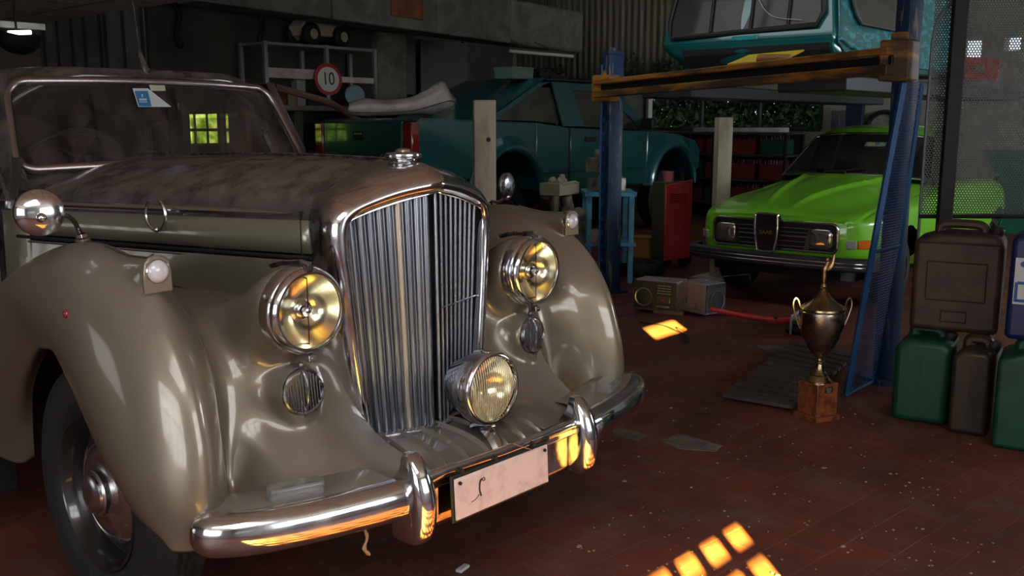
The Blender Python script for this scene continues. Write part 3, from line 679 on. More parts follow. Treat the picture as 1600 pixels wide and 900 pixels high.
# ------------------------------------------------------------------ the room
def S(o): o['kind'] = 'structure'; return o
def proc(name, build):
    m = bpy.data.materials.new(name); m.use_nodes = True; nt = m.node_tree; build(nt, nt.nodes, nt.links, nt.nodes['Principled BSDF']); return m
def tile_floor(nt, n, l, b):
    tc = n.new('ShaderNodeTexCoord'); mp = n.new('ShaderNodeMapping'); mp.inputs['Rotation'].default_value = (0,0,.10)
    l.new(tc.outputs['Object'], mp.inputs[0])
    br = n.new('ShaderNodeTexBrick'); br.inputs['Scale'].default_value = 1.0; br.inputs['Brick Width'].default_value = .30; br.inputs['Row Height'].default_value = .15
    br.inputs['Mortar Size'].default_value = .0016; br.inputs['Color1'].default_value = (.165,.042,.028,1); br.inputs['Color2'].default_value = (.13,.036,.025,1); br.inputs['Mortar'].default_value = (.20,.10,.075,1)
    l.new(mp.outputs[0], br.inputs[0])
    def noise(sc, d=8, r=.6, st=None):
        t = n.new('ShaderNodeTexNoise'); t.inputs['Scale'].default_value = sc; t.inputs['Detail'].default_value = d; t.inputs['Roughness'].default_value = r
        l.new(tc.outputs['Object'], t.inputs[0]); return t.outputs[0]
    def rmp(src, a, c_, o0=0, o1=1):
        r = n.new('ShaderNodeMapRange'); r.inputs[1].default_value = a; r.inputs[2].default_value = c_; r.inputs[3].default_value = o0; r.inputs[4].default_value = o1; l.new(src, r.inputs[0]); return r.outputs[0]
    def mix(f, c0, c1, ty='MIX'):
        m = n.new('ShaderNodeMixRGB'); m.blend_type = ty
        if isinstance(f, float): m.inputs[0].default_value = f
        else: l.new(f, m.inputs[0])
        for i, c_ in ((1, c0), (2, c1)):
            if isinstance(c_, tuple): m.inputs[i].default_value = (*c_, 1)
            else: l.new(c_, m.inputs[i])
        return m.outputs[0]
    c = mix(rmp(noise(1.6), .45, .75, 0, .9), br.outputs[0], (.038,.022,.018))      # oil and grime
    c = mix(rmp(noise(3.7, 10, .7), .50, .70, 0, .55), c, (.14,.105,.085))     # worn pale cement film
    c = mix(rmp(noise(42, 4, .7), .66, .74, 0, .5), c, (.26,.20,.16))      # crumbs of plaster
    l.new(c, b.inputs['Base Color']); l.new(rmp(noise(5), .3, .7, .42, .70), b.inputs['Roughness'])
    b.inputs['Specular IOR Level'].default_value = .28
    bp = n.new('ShaderNodeBump'); bp.inputs['Strength'].default_value = .25; bp.inputs['Distance'].default_value = .004
    l.new(br.outputs['Fac'], bp.inputs['Height']); bp.invert = True
    l.new(bp.outputs[0], b.inputs['Normal'])
FLOOR = proc('red_floor_tiles', tile_floor)
b = MB(); b.box((3.0,2.0,-.05),(16.2,14.2,.1)); S(b.build('floor', FLOOR, smooth=False))
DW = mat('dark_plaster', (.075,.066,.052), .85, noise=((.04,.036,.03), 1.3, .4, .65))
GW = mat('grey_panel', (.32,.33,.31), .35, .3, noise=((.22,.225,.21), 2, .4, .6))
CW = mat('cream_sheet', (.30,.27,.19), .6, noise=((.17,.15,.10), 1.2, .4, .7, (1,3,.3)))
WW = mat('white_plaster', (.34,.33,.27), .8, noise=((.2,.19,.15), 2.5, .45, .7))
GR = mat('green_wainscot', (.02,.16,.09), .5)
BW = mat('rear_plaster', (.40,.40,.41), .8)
X0, X1, Y0, Y1, ZH = -5.0, 11.0, -5.0, 9.0, 3.7
# east wall (X=11): foliage window, white plaster with green wainscot, openings near the right side
b = MB()
def wx(y0,y1,z0,z1,X=X1): b.box((X+.1,(y0+y1)/2,(z0+z1)/2),(.2,y1-y0,z1-z0))
wx(6.2,9.1,0,2.05); wx(3.3,6.2,0,1.25); wx(3.3,6.2,1.78,2.05); wx(-5.1,3.3,1.02,1.75)
# band z 1.75..3.7 with small openings
ops = [(1.78,1.98,2.10,2.32),(1.30,1.52,2.05,2.35),(.86,1.04,2.20,2.36)]
yy = 3.3
wx(2.2,3.3,1.75,3.7)
wx(-5.1,.86,1.75,3.7); wx(1.04,1.30,1.75,3.7); wx(1.52,1.78,1.75,3.7); wx(1.98,2.2,1.75,3.7)
for y0,y1,z0,z1 in ops: wx(y0,y1,1.75,z0); wx(y0,y1,z1,3.7)
S(b.build('wall_east', WW, smooth=False))
b = MB(); b.box((X1+.09,-.9,.51),(.22,8.4,1.02)); S(b.build('trim_1', GR, smooth=False))
b = MB()   # corrugated sheet above
ys_ = np.arange(3.3, 9.1, .02); P = [[(X1+.02+.012*math.sin(y*2*PI/.12), y, z) for z in (2.05,3.7)] for y in ys_]
b.grid(np.array(P)); S(b.build('wall_east_cladding', CW, solid=.01))
b = MB(); b.box((X1-.12,6.2,2.02),(.3,5.8,.06)); S(b.build('trim_2', DW, smooth=False))
b = MB()
for y in (3.3,4.25,5.2,6.2): b.box((X1+.02,y,1.515),(.06,.05,.53))
b.box((X1+.02,4.75,1.25),(.08,2.9,.05)); b.box((X1+.02,4.75,1.78),(.08,2.9,.05)); S(b.build('window_1', mat('dark_frame',(.03,.03,.028),.6), smooth=False))
# north walls
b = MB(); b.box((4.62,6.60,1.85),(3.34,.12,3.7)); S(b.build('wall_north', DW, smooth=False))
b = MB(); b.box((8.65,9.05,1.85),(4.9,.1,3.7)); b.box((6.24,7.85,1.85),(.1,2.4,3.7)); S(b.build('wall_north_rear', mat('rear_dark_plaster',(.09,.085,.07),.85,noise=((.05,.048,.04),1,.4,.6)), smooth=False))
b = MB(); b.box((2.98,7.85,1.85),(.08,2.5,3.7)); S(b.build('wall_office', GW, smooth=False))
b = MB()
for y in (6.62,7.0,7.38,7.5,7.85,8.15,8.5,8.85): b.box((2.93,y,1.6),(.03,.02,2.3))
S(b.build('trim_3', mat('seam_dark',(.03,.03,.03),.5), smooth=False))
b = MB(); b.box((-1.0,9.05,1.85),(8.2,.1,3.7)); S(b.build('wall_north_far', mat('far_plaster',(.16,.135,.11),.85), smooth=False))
# ceilings
CT = proc('ceiling_tiles', lambda nt, n, l, b: None)
nt = CT.node_tree; n = nt.nodes; l = nt.links; bb = n['Principled BSDF']
tc = n.new('ShaderNodeTexCoord'); br = n.new('ShaderNodeTexBrick'); br.offset = 0; br.inputs['Scale'].default_value = 1; br.inputs['Brick Width'].default_value = .62; br.inputs['Row Height'].default_value = .62
br.inputs['Mortar Size'].default_value = .012; br.inputs['Color1'].default_value = (.78,.72,.56,1); br.inputs['Color2'].default_value = (.66,.60,.47,1); br.inputs['Mortar'].default_value = (.10,.09,.07,1)
l.new(tc.outputs['Object'], br.inputs[0]); l.new(br.outputs[0], bb.inputs['Base Color']); bb.inputs['Roughness'].default_value = .8
def lit_window(n_, x0, x1, z0, z1, nx, nz, strength, axis='y', P_=-5.0, col=(.95,.975,1)):
    fm = mat('frosted_daylight_%s' % n_, (.8,.8,.8), .5, emit=col, emit_s=strength)
    b = MB(); g = MB(); fr = mat('window_paint', (.10,.10,.09), .5)
    def bx(m, u0,u1,v0,v1,d0,d1):
        c = ((u0+u1)/2,(d0+d1)/2,(v0+v1)/2); s_ = (u1-u0,abs(d1-d0),v1-v0)
        if axis == 'x': c = (c[1],c[0],c[2]); s_ = (s_[1],s_[0],s_[2])
        m.box(c, s_)
    sgn = 1 if P_ < 0 else -1
    bx(g, x0,x1,z0,z1,P_-.02,P_-.025)
    for i in range(nx+1):
        u = x0+(x1-x0)*i/nx; bx(b, u-.02,u+.02,z0,z1,P_-.03,P_+.02)
    for i in range(nz+1):
        v = z0+(z1-z0)*i/nz; bx(b, x0,x1,v-.018,v+.018,P_-.03,P_+.02)
    o = S(b.build('window_%s' % n_, fr, smooth=False)); g.build('glazing', fm, o, smooth=False)
SKY = (-3.3,-1.3,-3.6,-1.7); SKY2 = (4.6,7.2,2.6,4.4)
def slab(b, x0,x1,y0,y1,z,t, hole):
    hx0,hx1,hy0,hy1 = hole
    for a0,a1,c0_,c1_ in ((x0,x1,y0,hy0),(x0,x1,hy1,y1),(x0,hx0,hy0,hy1),(hx1,x1,hy0,hy1)): b.box(((a0+a1)/2,(c0_+c1_)/2,z),(a1-a0,c1_-c0_,t))
b = MB(); slab(b,-5.0,2.96,-5.1,9.1,2.47,.06,SKY); S(b.build('ceiling', CT, smooth=False))
def fill_skylight(n_, hole, z, strength, nx, ny):
    x0,x1,y0,y1 = hole; b = MB(); g = MB(); g.box(((x0+x1)/2,(y0+y1)/2,z+.03),(x1-x0,y1-y0,.006))
    for i in range(nx+1): b.box((x0+(x1-x0)*i/nx,(y0+y1)/2,z),(.04,y1-y0,.06))
    for i in range(ny+1): b.box(((x0+x1)/2,y0+(y1-y0)*i/ny,z),(x1-x0,.04,.06))
    o = S(b.build('window_%s' % n_, mat('window_paint', (.10,.10,.09), .5), smooth=False)); g.build('glazing', mat('frosted_daylight_%s' % n_, (.8,.8,.8), .5, emit=(.95,.975,1), emit_s=strength), o, smooth=False)
lit_window(10, -3.4,3.0,2.62,3.5, 8,1, WS['clere_fill'], 'x', 2.98)  # unseen clerestory added to light the hall and the green car's front
fill_skylight(7, SKY, 2.47, WS['sky_fill'], 3, 2); fill_skylight(8, SKY2, 3.75, WS['sky_fill2'], 4, 2)  # unseen skylights added: one brightens the vintage car, one fills the hall
b = MB()
for q_ in ((2.5,2.62,-5.1,9.1),(3.5,3.75,-5.1,9.1),(2.62,3.5,-5.1,-3.4),(2.62,3.5,3.0,9.1)): b.box((2.96,(q_[2]+q_[3])/2,(q_[0]+q_[1])/2),(.06,q_[3]-q_[2],q_[1]-q_[0]))
S(b.build('wall_bulkhead', mat('hall_ceiling',(.10,.09,.07),.9), smooth=False))
b = MB(); slab(b,2.85,11.15,-5.1,9.1,3.75,.1,SKY2); S(b.build('ceiling_hall', mat('hall_ceiling',(.10,.09,.07),.9), smooth=False))
# south wall with a grille vent (sun patches), a small high opening, a frosted window and an added one
SUN_AZ = np.array([.68,.733]); SUN_AZ /= np.linalg.norm(SUN_AZ); TAN = .28
YS = -5.0
def back_to_wall(x, y):
    t = (y-YS)/SUN_AZ[1]; return x-SUN_AZ[0]*t, t*TAN
cells = []; 
for r in range(5):
    for c_ in range(12):
        yb, yt = -1.062-.222*r, -.925-.222*r
        xr = .876-.148*c_-.205*r
        x0, z0 = back_to_wall(xr-.05, yb); _, z1 = back_to_wall(xr, yt); xm, _z = back_to_wall(xr, (yb+yt)/2)
        cells.append((xm-.05, xm+.05, z0, z1))
# opening region
gx0 = min(c_[0] for c_ in cells)-.0; gx1 = max(c_[1] for c_ in cells); gz0 = min(c_[2] for c_ in cells); gz1 = max(c_[3] for c_ in cells)
p2x, p2z = back_to_wall(3.44,.95); H2 = (p2x-.21, p2x+.21, p2z-.055, p2z+.05)
wins = [(-3.9,-3.4+.0,1.0,2.2)]
b = MB()
def wy(x0,x1,z0,z1,Y=YS): 
    if x1 > x0 and z1 > z0: b.box(((x0+x1)/2,Y-.03,(z0+z1)/2),(x1-x0,.06,z1-z0))
rects = [(gx0,gx1,gz0,gz1), H2, (-1.6,1.1,.95,2.15), (6.6,9.6,1.2,2.4)]
xs_ = sorted({X0-.1, X1+.1}|{r[0] for r in rects}|{r[1] for r in rects}); zs_ = sorted({0.0, ZH}|{r[2] for r in rects}|{r[3] for r in rects})
for i in range(len(xs_)-1):
    col = []
    for j in range(len(zs_)-1):
        cx, cz = (xs_[i]+xs_[i+1])/2, (zs_[j]+zs_[j+1])/2
        if not any(r[0] < cx < r[1] and r[2] < cz < r[3] for r in rects): wy(xs_[i],xs_[i+1],zs_[j],zs_[j+1])
S(b.build('wall_south', BW, smooth=False))
# vent grille: solid bars between the cells (columns shift with the sun)
b = MB()
zr = sorted({(round(c_[2],4), round(c_[3],4)) for c_ in cells})
zc = gz0
for z0, z1 in zr:
    if z0 > zc: b.box(((gx0+gx1)/2,YS-.01,(zc+z0)/2),(gx1-gx0,.008,z0-zc))
    cc = sorted([c_ for c_ in cells if abs(c_[2]-z0) < 1e-3]); xc = gx0
    for c_ in cc:
        if c_[0] > xc: b.box(((xc+c_[0])/2,YS-.01,(z0+z1)/2),(c_[0]-xc,.008,z1-z0))
        xc = c_[1]
    if gx1 > xc: b.box(((xc+gx1)/2,YS-.01,(z0+z1)/2),(gx1-xc,.008,z1-z0))
    zc = z1
S(b.build('window_2', mat('grille_iron',(.04,.04,.04),.6), smooth=False))
# frosted south windows, the second one added
lit_window(3, -1.6,1.1,.95,2.15, 6,3, WS['south'])
lit_window(4, 6.6,9.6,1.2,2.4, 6,3, WS['south_fill'])  # unseen window added and placed to light the green car
# west wall with a window and an added glowing panel
b = MB(); rr = [(-3.6,-.9,.7,2.2),(2.5,4.6,.10,1.3)]
def wxx(y0,y1,z0,z1): b.box((X0-.05,(y0+y1)/2,(z0+z1)/2),(.1,y1-y0,z1-z0))
ysl = [-5.1,-3.6,-.9,2.5,4.6,9.1]
for i in range(5):
    y0, y1 = ysl[i], ysl[i+1]; hit = [r for r in rr if r[0] == y0]
    if hit: wxx(y0,y1,0,hit[0][2]); wxx(y0,y1,hit[0][3],2.5)
    else: wxx(y0,y1,0,2.5)
S(b.build('wall_west', BW, smooth=False))
lit_window(5, -3.6,-.9,.7,2.2, 4,3, WS['west'], 'x', X0)
lit_window(6, 2.5,4.6,.10,1.3, 9,1, WS['west_fill'], 'x', X0)  # glowing panel added and placed to reflect in the bonnet side

# small window with greenery glowing behind its dirty panes, seen through the vintage car
GWM = proc('greenery_pane', lambda nt, n, l, b: None); nt = GWM.node_tree; n = nt.nodes; l = nt.links; bb = n['Principled BSDF']
tc = n.new('ShaderNodeTexCoord'); tx = n.new('ShaderNodeTexNoise'); tx.inputs['Scale'].default_value = 11; tx.inputs['Detail'].default_value = 5
cr = n.new('ShaderNodeValToRGB'); cr.color_ramp.elements[0].position = .36; cr.color_ramp.elements[0].color = (.02,.05,.004,1); cr.color_ramp.elements[1].position = .66; cr.color_ramp.elements[1].color = (.75,.9,.25,1)
e_ = cr.color_ramp.elements.new(.5); e_.color = (.28,.52,.02,1)
l.new(tc.outputs['Object'], tx.inputs[0]); l.new(tx.outputs[0], cr.inputs[0]); l.new(cr.outputs[0], bb.inputs['Emission Color']); bb.inputs['Emission Strength'].default_value = 1.6; bb.inputs['Base Color'].default_value = (.1,.1,.1,1)
b = MB(); b.box((3.50,6.535,1.27),(.56,.03,.03)); b.box((3.50,6.535,1.46),(.56,.03,.03)); b.box((3.50,6.535,1.12),(.56,.03,.03))
for x in (3.22,3.38,3.52,3.66,3.78): b.box((x,6.535,1.29),(.022,.03,.36))
wo = S(b.build('window_9', mat('window_paint', (.10,.10,.09), .5), smooth=False)); b = MB(); b.box((3.50,6.536,1.29),(.54,.008,.34)); b.build('glazing', GWM, wo, smooth=False)
# ------------------------------------------------------------------ teal pickup (nose towards +X)
TEAL = mat('teal_paint', (.004,.072,.078), .28, .25, 1.0, .06, dust=((.03,.10,.10), .25, 6))
DGL = mat('dark_car_glass', (.012,.013,.012), .06, 0, 1.0, .03, noise=((.035,.034,.028), 3, .45, .6))
TAIL = mat('tail_lamp_red', (.22,.008,.008), .12, 0, 1.0)
PU = empty('pickup_truck', 'teal pickup truck with raised bed side standing behind the radiator grille and white post', 'pickup truck', (4.33,5.0,0))
def to(o_, parent):  # world-built mesh into a parent that has only a location
    p = parent.location
    while parent.parent: parent = parent.parent; p = p+parent.location
    o_.data.transform(Matrix.Translation(-p)); return o_
def arch_pts(cx, cz, r, x_in, n=14):
    return [(cx+r*math.cos(a), cz+r*math.sin(a)) for a in np.linspace(x_in, PI-x_in, n)]
ya, yb_ = 4.25, 5.72
def side_panel(poly, name, m, parent, bev=.02):
    b = MB(); b.prism(poly, ya, yb_, 'y'); return to(b.build(name, m, parent, bevel=bev, seg=3, smooth=True), parent)
# bed
P_ = [(4.33,.80),(4.31,1.0),(4.33,1.36),(4.40,1.385),(5.75,1.36),(5.75,.62)]+[(x,z) for x,z in arch_pts(5.62,.62,.46,.0)][0:0]
P_ = [(4.33,.78),(4.30,1.0),(4.33,1.36),(4.40,1.385),(6.05,1.345),(6.05,.80)]+[(5.62+.43*math.cos(a), .62+.43*math.sin(a)) for a in np.linspace(.42,PI-.42,12)]+[(5.1,.78)]
side_panel(P_, 'cargo_bed', TEAL, PU)
P_ = [(6.055,.62),(6.055,1.345),(6.62,1.29),(6.62,.60)]; side_panel(P_, 'extended_cab', TEAL, PU, .012)
P_ = [(6.64,.60),(6.64,1.29),(8.16,1.24),(8.14,.60)]; side_panel(P_, 'front_door', TEAL, PU, .012)
P_ = [(8.16,.60),(8.16,1.24),(8.9,1.20),(9.30,1.12),(9.42,1.0),(9.42,.75)]+[(8.72+.46*math.cos(a), .58+.44*math.sin(a)) for a in np.linspace(.25,PI-.05,12)]
side_panel(P_, 'front_fender', TEAL, PU, .03)
for cx, cz, r in ((5.62,.62,.47),(8.72,.58,.49)):
    for yy_, s in ((ya,-1),(yb_,1)):
        b = MB(); aa = np.linspace(.0,PI,26); P = []
        for a in aa:
            P.append([(cx+(r+dr)*math.cos(a), yy_+s*dy, cz+(r+dr)*math.sin(a)) for dr, dy in ((-.04,.0),(-.045,.05),(-.01,.085),(.04,.07),(.09,.03),(.13,-.01))])
        b.grid(catgrid(P,40,12)); to(b.build('arch_flare', TEAL, PU), PU)
# cab greenhouse
G0 = [(5.25,1.36),(6.25,1.775),(6.42,1.80),(7.3,1.80),(7.55,1.77),(8.30,1.235)]
def gh(y, dz, k): return [(x+(0 if z < 1.4 else 0), y, z) for x, z in G0]
b = MB(); rows_ = []
for y, ins in ((ya+.02,0.0),(ya+.10,1.0),(yb_-.10,1.0),(yb_-.02,0.0)):
    rows_.append([(x, y if z < 1.4 else y+(.10 if y < 5 else -.10)*(1 if ins == 0 else .4), z+(.012 if ins else 0)) for x, z in G0])
b.grid(np.array([cat(r, 24) for r in rows_]).transpose(1,0,2))
# roof only (upper part): keep as shell
to(b.build('cab_roof', TEAL, PU), PU)
for s, y in ((-1,ya),(1,yb_)):
    def q(x, z): t = (z-1.24)/.54; return (x, y-s*.01-s*(.10*t)*1.0, z)
    b = MB(); b.add([q(5.42,1.37),q(6.22,1.72),q(6.40,1.72),q(6.52,1.33),q(6.0,1.36)], [(0,1,2,3,4)]); to(b.build('quarter_window', DGL, PU, smooth=False), PU)
    b = MB(); b.add([q(6.86,1.30),q(6.72,1.70),q(7.40,1.715),q(8.05,1.26)], [(0,1,2,3)]); to(b.build('door_window', DGL, PU, smooth=False), PU)
for s, y in ((-1,ya),(1,yb_)):
    def q(x, z, o=.004): t = (z-1.24)/.54; return (x, y-s*(.10*t)+s*o, z)
    for quad in ([(6.50,1.30),(6.40,1.78),(6.72,1.78),(6.88,1.30)],[(5.25,1.35),(6.22,1.77),(6.40,1.78),(6.25,1.735),(5.42,1.37)],[(6.70,1.70),(6.72,1.78),(7.5,1.78),(7.42,1.71)],[(7.38,1.71),(7.52,1.78),(8.28,1.25),(8.05,1.26)]):
        b = MB(); b.add([q(*p) for p in quad], [tuple(range(len(quad)))]); to(b.build('cab_pillar', TEAL, PU, smooth=False, solid=.02), PU)
# tailgate, tail lamps, handle
b = MB(); b.prism([(4.52,.82),(4.52,1.30),(4.50,1.33),(5.74,1.30),(5.74,.82)][0:0] or [(4.40,.84),(4.40,1.355),(5.60,1.355),(5.60,.84)], 4.275, 4.33, 'x'); tg = to(b.build('tailgate', TEAL, PU, bevel=.02, seg=3), PU)
for y in (4.315,5.655):
    b = MB(); b.prism([(y-.075,.96),(y-.07,1.345),(y+.055,1.345),(y+.065,.96)], 4.255, 4.36, 'x'); tl = to(b.build('tail_lamp', TAIL, PU, bevel=.015, seg=3), PU)
    b = MB(); b.prism([(y-.05,.985),(y-.05,1.03),(y+.05,1.03),(y+.05,.985)], 4.248, 4.26, 'x'); to(b.build('reversing_lens', mat('smoked_red',(.35,.10,.08),.2,0,1), PU, bevel=.004), PU)
b = MB(); b.box((4.272,5.03,1.215),(.02,.16,.085)); to(b.build('tailgate_handle', BLACK, PU, bevel=.01), PU)
b = MB(); b.box((4.262,5.03,1.235),(.012,.12,.02)); to(b.build('handle_grip', CHROMED, PU, bevel=.003), PU)
t = text_mesh('dealer_lettering', 'CAV AUTO', .062, Matrix.Translation(Vector((4.268,4.545,1.022))) @ Matrix.Rotation(-PI/2,4,'Z') @ Matrix.Rotation(PI/2,4,'X'), mat('silver_letter',(.35,.36,.36),.4,.3), PU); to(t, PU)
b = MB(); b.box((7.0,ya-.006,1.155),(.20,.02,.055)); to(b.build('door_handle', BLACK, PU, bevel=.006), PU)
b = MB()
for z in (.80,): b.tube([(6.1,ya-.002,z),(8.15,ya-.002,z)], .006, 6)
b.tube([(6.63,ya-.001,.62),(6.63,ya-.001,1.29)], .010, 6); to(b.build('door_gap', BLACK, PU), PU)
b = MB(); b.box((8.02,ya-.10,1.33),(.08,.18,.14)); to(b.build('door_mirror', BLACK, PU, bevel=.02), PU)
b = MB(); b.box((7.0,5.1,.58),(4.9,1.2,.2)); to(b.build('chassis', BLACK, PU), PU)
for x in (5.62,8.72):
    for y in (4.42,5.56):
        b = MB(); b.lathe([(0,-.10),(.20,-.10),(.21,-.12),(.33,-.12),(.37,-.08),(.375,0),(.37,.08),(.33,.12),(.21,.12),(.20,.09),(0,.09)], (x,y,.375), (0,1,0), 40); to(b.build('wheel', RUBBER, PU), PU)
        b = MB(); b.lathe([(.19,-.105),(.17,-.07),(.06,-.09),(0,-.10)], (x,y,.375), (0,1,0), 32); to(b.build('wheel_disc', CHROMED, PU), PU)
# white body panel lying over the bed, red toolbox, boxes on roof
WP = mat('dusty_white_paint', (.46,.42,.36), .35, 0, .7, .1, noise=((.25,.22,.18), 4, .45, .7))
def yplane(pts, Y): return [on_y(x, y, Y) for x, y in pts]
top = [(545,165),(570,158),(600,160),(640,156),(662,146),(692,131),(708,154),(736,178)]
low = [(545,183),(575,186),(610,184),(650,182),(680,183),(700,183),(715,184),(733,179)]
rows_ = []
for f, dy, dz in ((0,.0,0),(.35,-.10,.02),(.7,-.12,.0),(1,-.05,-.02)):
    rows_.append([on_y(tx*(1-f)+lx*f, ty*(1-f)+ly*f, 5.2+dy)+[0,0,dz*.3+.03] for (tx,ty),(lx,ly) in zip(top, low)])
b = MB(); b.grid(catgrid(rows_, 14, 40)); o = b.build('body_panel', WP, solid=.02); tag(o, 'dusty white car wing panel lying across the bed of the teal pickup', 'car panel')
o2 = MB(); o2.tube(cat([on_y(x, y, 5.07) for x, y in ((548,176),(600,176),(650,172),(700,158),(712,160))], 20), .006, 6); o2.build('trim_strip', mat('brown_strip',(.10,.06,.04),.5), o)
b = MB(); c = on_y(655,153,6.1); c[2] = 1.566; b.box(c, (.36,.2,.10)); b.tube([c+[-.06,0,.05],c+[-.05,0,.08],c+[.05,0,.08],c+[.06,0,.05]], .007, 6); o = tag(b.build('toolbox', mat('toolbox_red',(.16,.02,.015),.5), bevel=.01), 'small red toolbox on the bench beyond the white body panel', 'toolbox')
gb = on_y(803,137,4.7)
GBX = mat('greenish_plastic_tub', (.13,.22,.17), .4)
b = MB(); b.box((gb[0],gb[1],1.87),(.34,.26,.12),taper=1.06); o = tag(b.build('plastic_tub', GBX, bevel=.008), 'pale green plastic tub standing on the pickup roof', 'tub')
b = MB(); b.box((gb[0],gb[1],1.93),(.37,.29,.015)); b.build('lid', GBX, o, bevel=.004)
b = MB(); c = on_y(850,122,4.75)
b.lathe([(.03,-.09),(.06,-.08),(.07,0),(.06,.08),(.03,.09)], (c[0],c[1],1.885), (1,-.3,0), 24); b.box((c[0]+.2,c[1],1.855),(.3,.14,.06)); b.tube([(c[0]-.1,c[1]-.02,1.87),(c[0]-.06,c[1]-.05,1.93),(c[0]+.2,c[1],1.90)], .015, 8)
tag(b.build('starter_motor', mat('oily_iron',(.03,.028,.025),.5,.5), bevel=.005), 'small black electric motor lying on the pickup roof', 'motor')
# ------------------------------------------------------------------ cream posts
POST = mat('cream_post_paint', (.42,.38,.29), .6, noise=((.22,.17,.12), 6, .5, .7, (1,1,.3)))
for c, w, h, lab in (((2.545,1.70),.135,1.475,'cream painted steel post standing right behind the radiator grille of the vintage car'),((5.56,1.735),.125,1.385,'cream painted steel post left of the green car')):
    o = empty('lift_post', lab, 'post', (c[0],c[1],0), 0, None); 
    b = MB(); s_ = w/2
    # C channel with a folded lip: open slot at left
    b.prism([(-s_,-s_),(s_,-s_),(s_,s_),(-s_,s_),(-s_,s_*.2),(-s_*.55,s_*.2),(-s_*.55,-s_*.35),(-s_,-s_*.35)], 0, h); M = Matrix.Rotation(-.75,4,'Z')
    b.xf(M); b.build('channel', POST, o, smooth=False, bevel=.006)
    b = MB(); b.box((0,0,.008),(.34,.34,.016)); b.build('base_plate', POST, o, bevel=.003)
    if h > 1.4:
        b = MB(); q = M @ Vector((s_*.3,-s_-.001,h-.24)); b.lathe([(.014,0),(.011,.004),(0,.004)], q, M.to_3x3() @ Vector((0,-1,0)), 16); b.build('bolt_hole', BLACK, o)
# ------------------------------------------------------------------ blue four-post lift with orange cross beam
BLUE = mat('chipped_blue_paint', (.006,.028,.08), .5, .1, noise=((.17,.14,.11), 9, .58, .63, (3,3,.35)))
BLUE2 = mat('bright_blue_paint', (.010,.07,.20), .45, .1)
ORG = mat('rusty_orange_paint', (.30,.13,.02), .5, 0, noise=((.05,.03,.018), 5, .42, .58, (.4,.4,2)))
LF = empty('car_lift', 'blue and rusty orange four post car lift raised beside the green car', 'car lift', (3.75,.7,0))
L_ = np.array([4.352,2.033]); R_2 = np.array([3.13,-.645]); dv = (R_2-L_)/np.linalg.norm(R_2-L_); ang = math.atan2(dv[1], dv[0])
for (c, h) in ((L_,1.86),(R_2,2.2)):
    b = MB(); s_ = .062 if h < 2 else .045
    b.prism([(-s_,-s_),(s_,-s_),(s_,-s_*.5),(-s_*.4,-s_*.5),(-s_*.4,s_*.5),(s_,s_*.5),(s_,s_),(-s_,s_)], 0, h); b.xf(Matrix.Translation((c[0],c[1],0)) @ Matrix.Rotation(ang+PI/2,4,'Z')); p_ = to(b.build('column', BLUE, LF, smooth=False, bevel=.005), LF)
    b = MB()
    b.cyl((c[0],c[1],.02),(c[0],c[1],h-.02), .022, 12); to(b.build('screw_shaft', BLACK, LF), LF)
    b = MB(); b.box((c[0],c[1],h+.01),(s_*2.1,s_*2.1,.03),rz=ang); b.cyl((c[0],c[1],h+.02),(c[0],c[1],h+.05), .03, 16); to(b.build('column_cap', BLUE, LF, bevel=.004), LF)
    b = MB(); b.box((c[0],c[1],.01),(.22,.22,.02),rz=ang); to(b.build('base_plate', BLUE, LF), LF)
# ladder strip at left column
b = MB(); nrm = np.array([-dv[1],dv[0]]); 
ql = L_-np.array(_R[:2])*.085
b.tube([(ql[0],ql[1],.1),(ql[0],ql[1],1.78)], .010, 6)
for z in np.arange(.15,1.75,.11): b.box((ql[0]+.02,ql[1]-.02,z),(.035,.02,.035))
to(b.build('locking_ladder', BLUE2, LF), LF)
# orange cross beam (two rails with a slot) and carriages
a_, c_ = np.array([*L_,1.60]), np.array([*R_2,1.64]); m_ = (a_+c_)/2; ln = np.linalg.norm(c_-a_)
def beam(off, zz, hh, ww, name, m):
    b = MB(); b.box((0,off,zz),(ln+.06,ww,hh)); b.xf(Matrix.Translation(Vector(m_)) @ Matrix.Rotation(ang,4,'Z') @ Matrix.Rotation(-math.atan2(c_[2]-a_[2], ln),4,'Y')); return to(b.build(name, m, LF, bevel=.006), LF)
beam(-.13,-.045,.050,.06,'cross_beam',ORG); beam(-.115,.0,.05,.02,'beam_web',BLACK); beam(-.13,.045,.035,.06,'cross_beam',ORG)
for c, s in ((a_,.85),(c_,.72)):
    b = MB(); b.box((c[0]-.04,c[1]+.02,c[2]),(.21*s,.21*s,.20)); b.box((c[0]-.02,c[1]+.02,c[2]+.11),(.08,.09,.06)); to(b.build('carriage', ORG, LF, bevel=.01), LF)
b = MB(); q = m_+np.array([*(dv*.45),0]); b.cyl(q+[-.0,-.1,.08], q+[.0,.1,.09], .035, 14); b.box(q+[0,0,.07],(.16,.1,.05),rz=ang); to(b.build('sheave', ORG, LF, bevel=.004), LF)
# two runway platforms under the raised car
for off in (0.35,1.9):
    b = MB(); b.box((0,0,0),(3.6,.42,.09)); q = a_+(c_-a_)*(.26 if off < 1 else .78); b.xf(Matrix.Translation(Vector((q[0]+1.95,q[1]+.1,1.56)))); to(b.build('runway', mat('dark_steel',(.035,.04,.05),.5,.5), LF, bevel=.01), LF)
# yellow tray on the beam
b = MB(); q = m_+np.array([*(dv*.15),0]); b.prism([(-.30,-.05),(.28,-.06),(.34,.06),(-.2,.07)], 0, .012); b.xf(Matrix.Translation(Vector((q[0]+.25,q[1],1.74))) @ Matrix.Rotation(ang,4,'Z') @ Matrix.Rotation(.5,4,'X'))
o = to(b.build('yellow_chock', mat('chock_yellow',(.55,.40,.03),.45), LF, bevel=.003), LF)
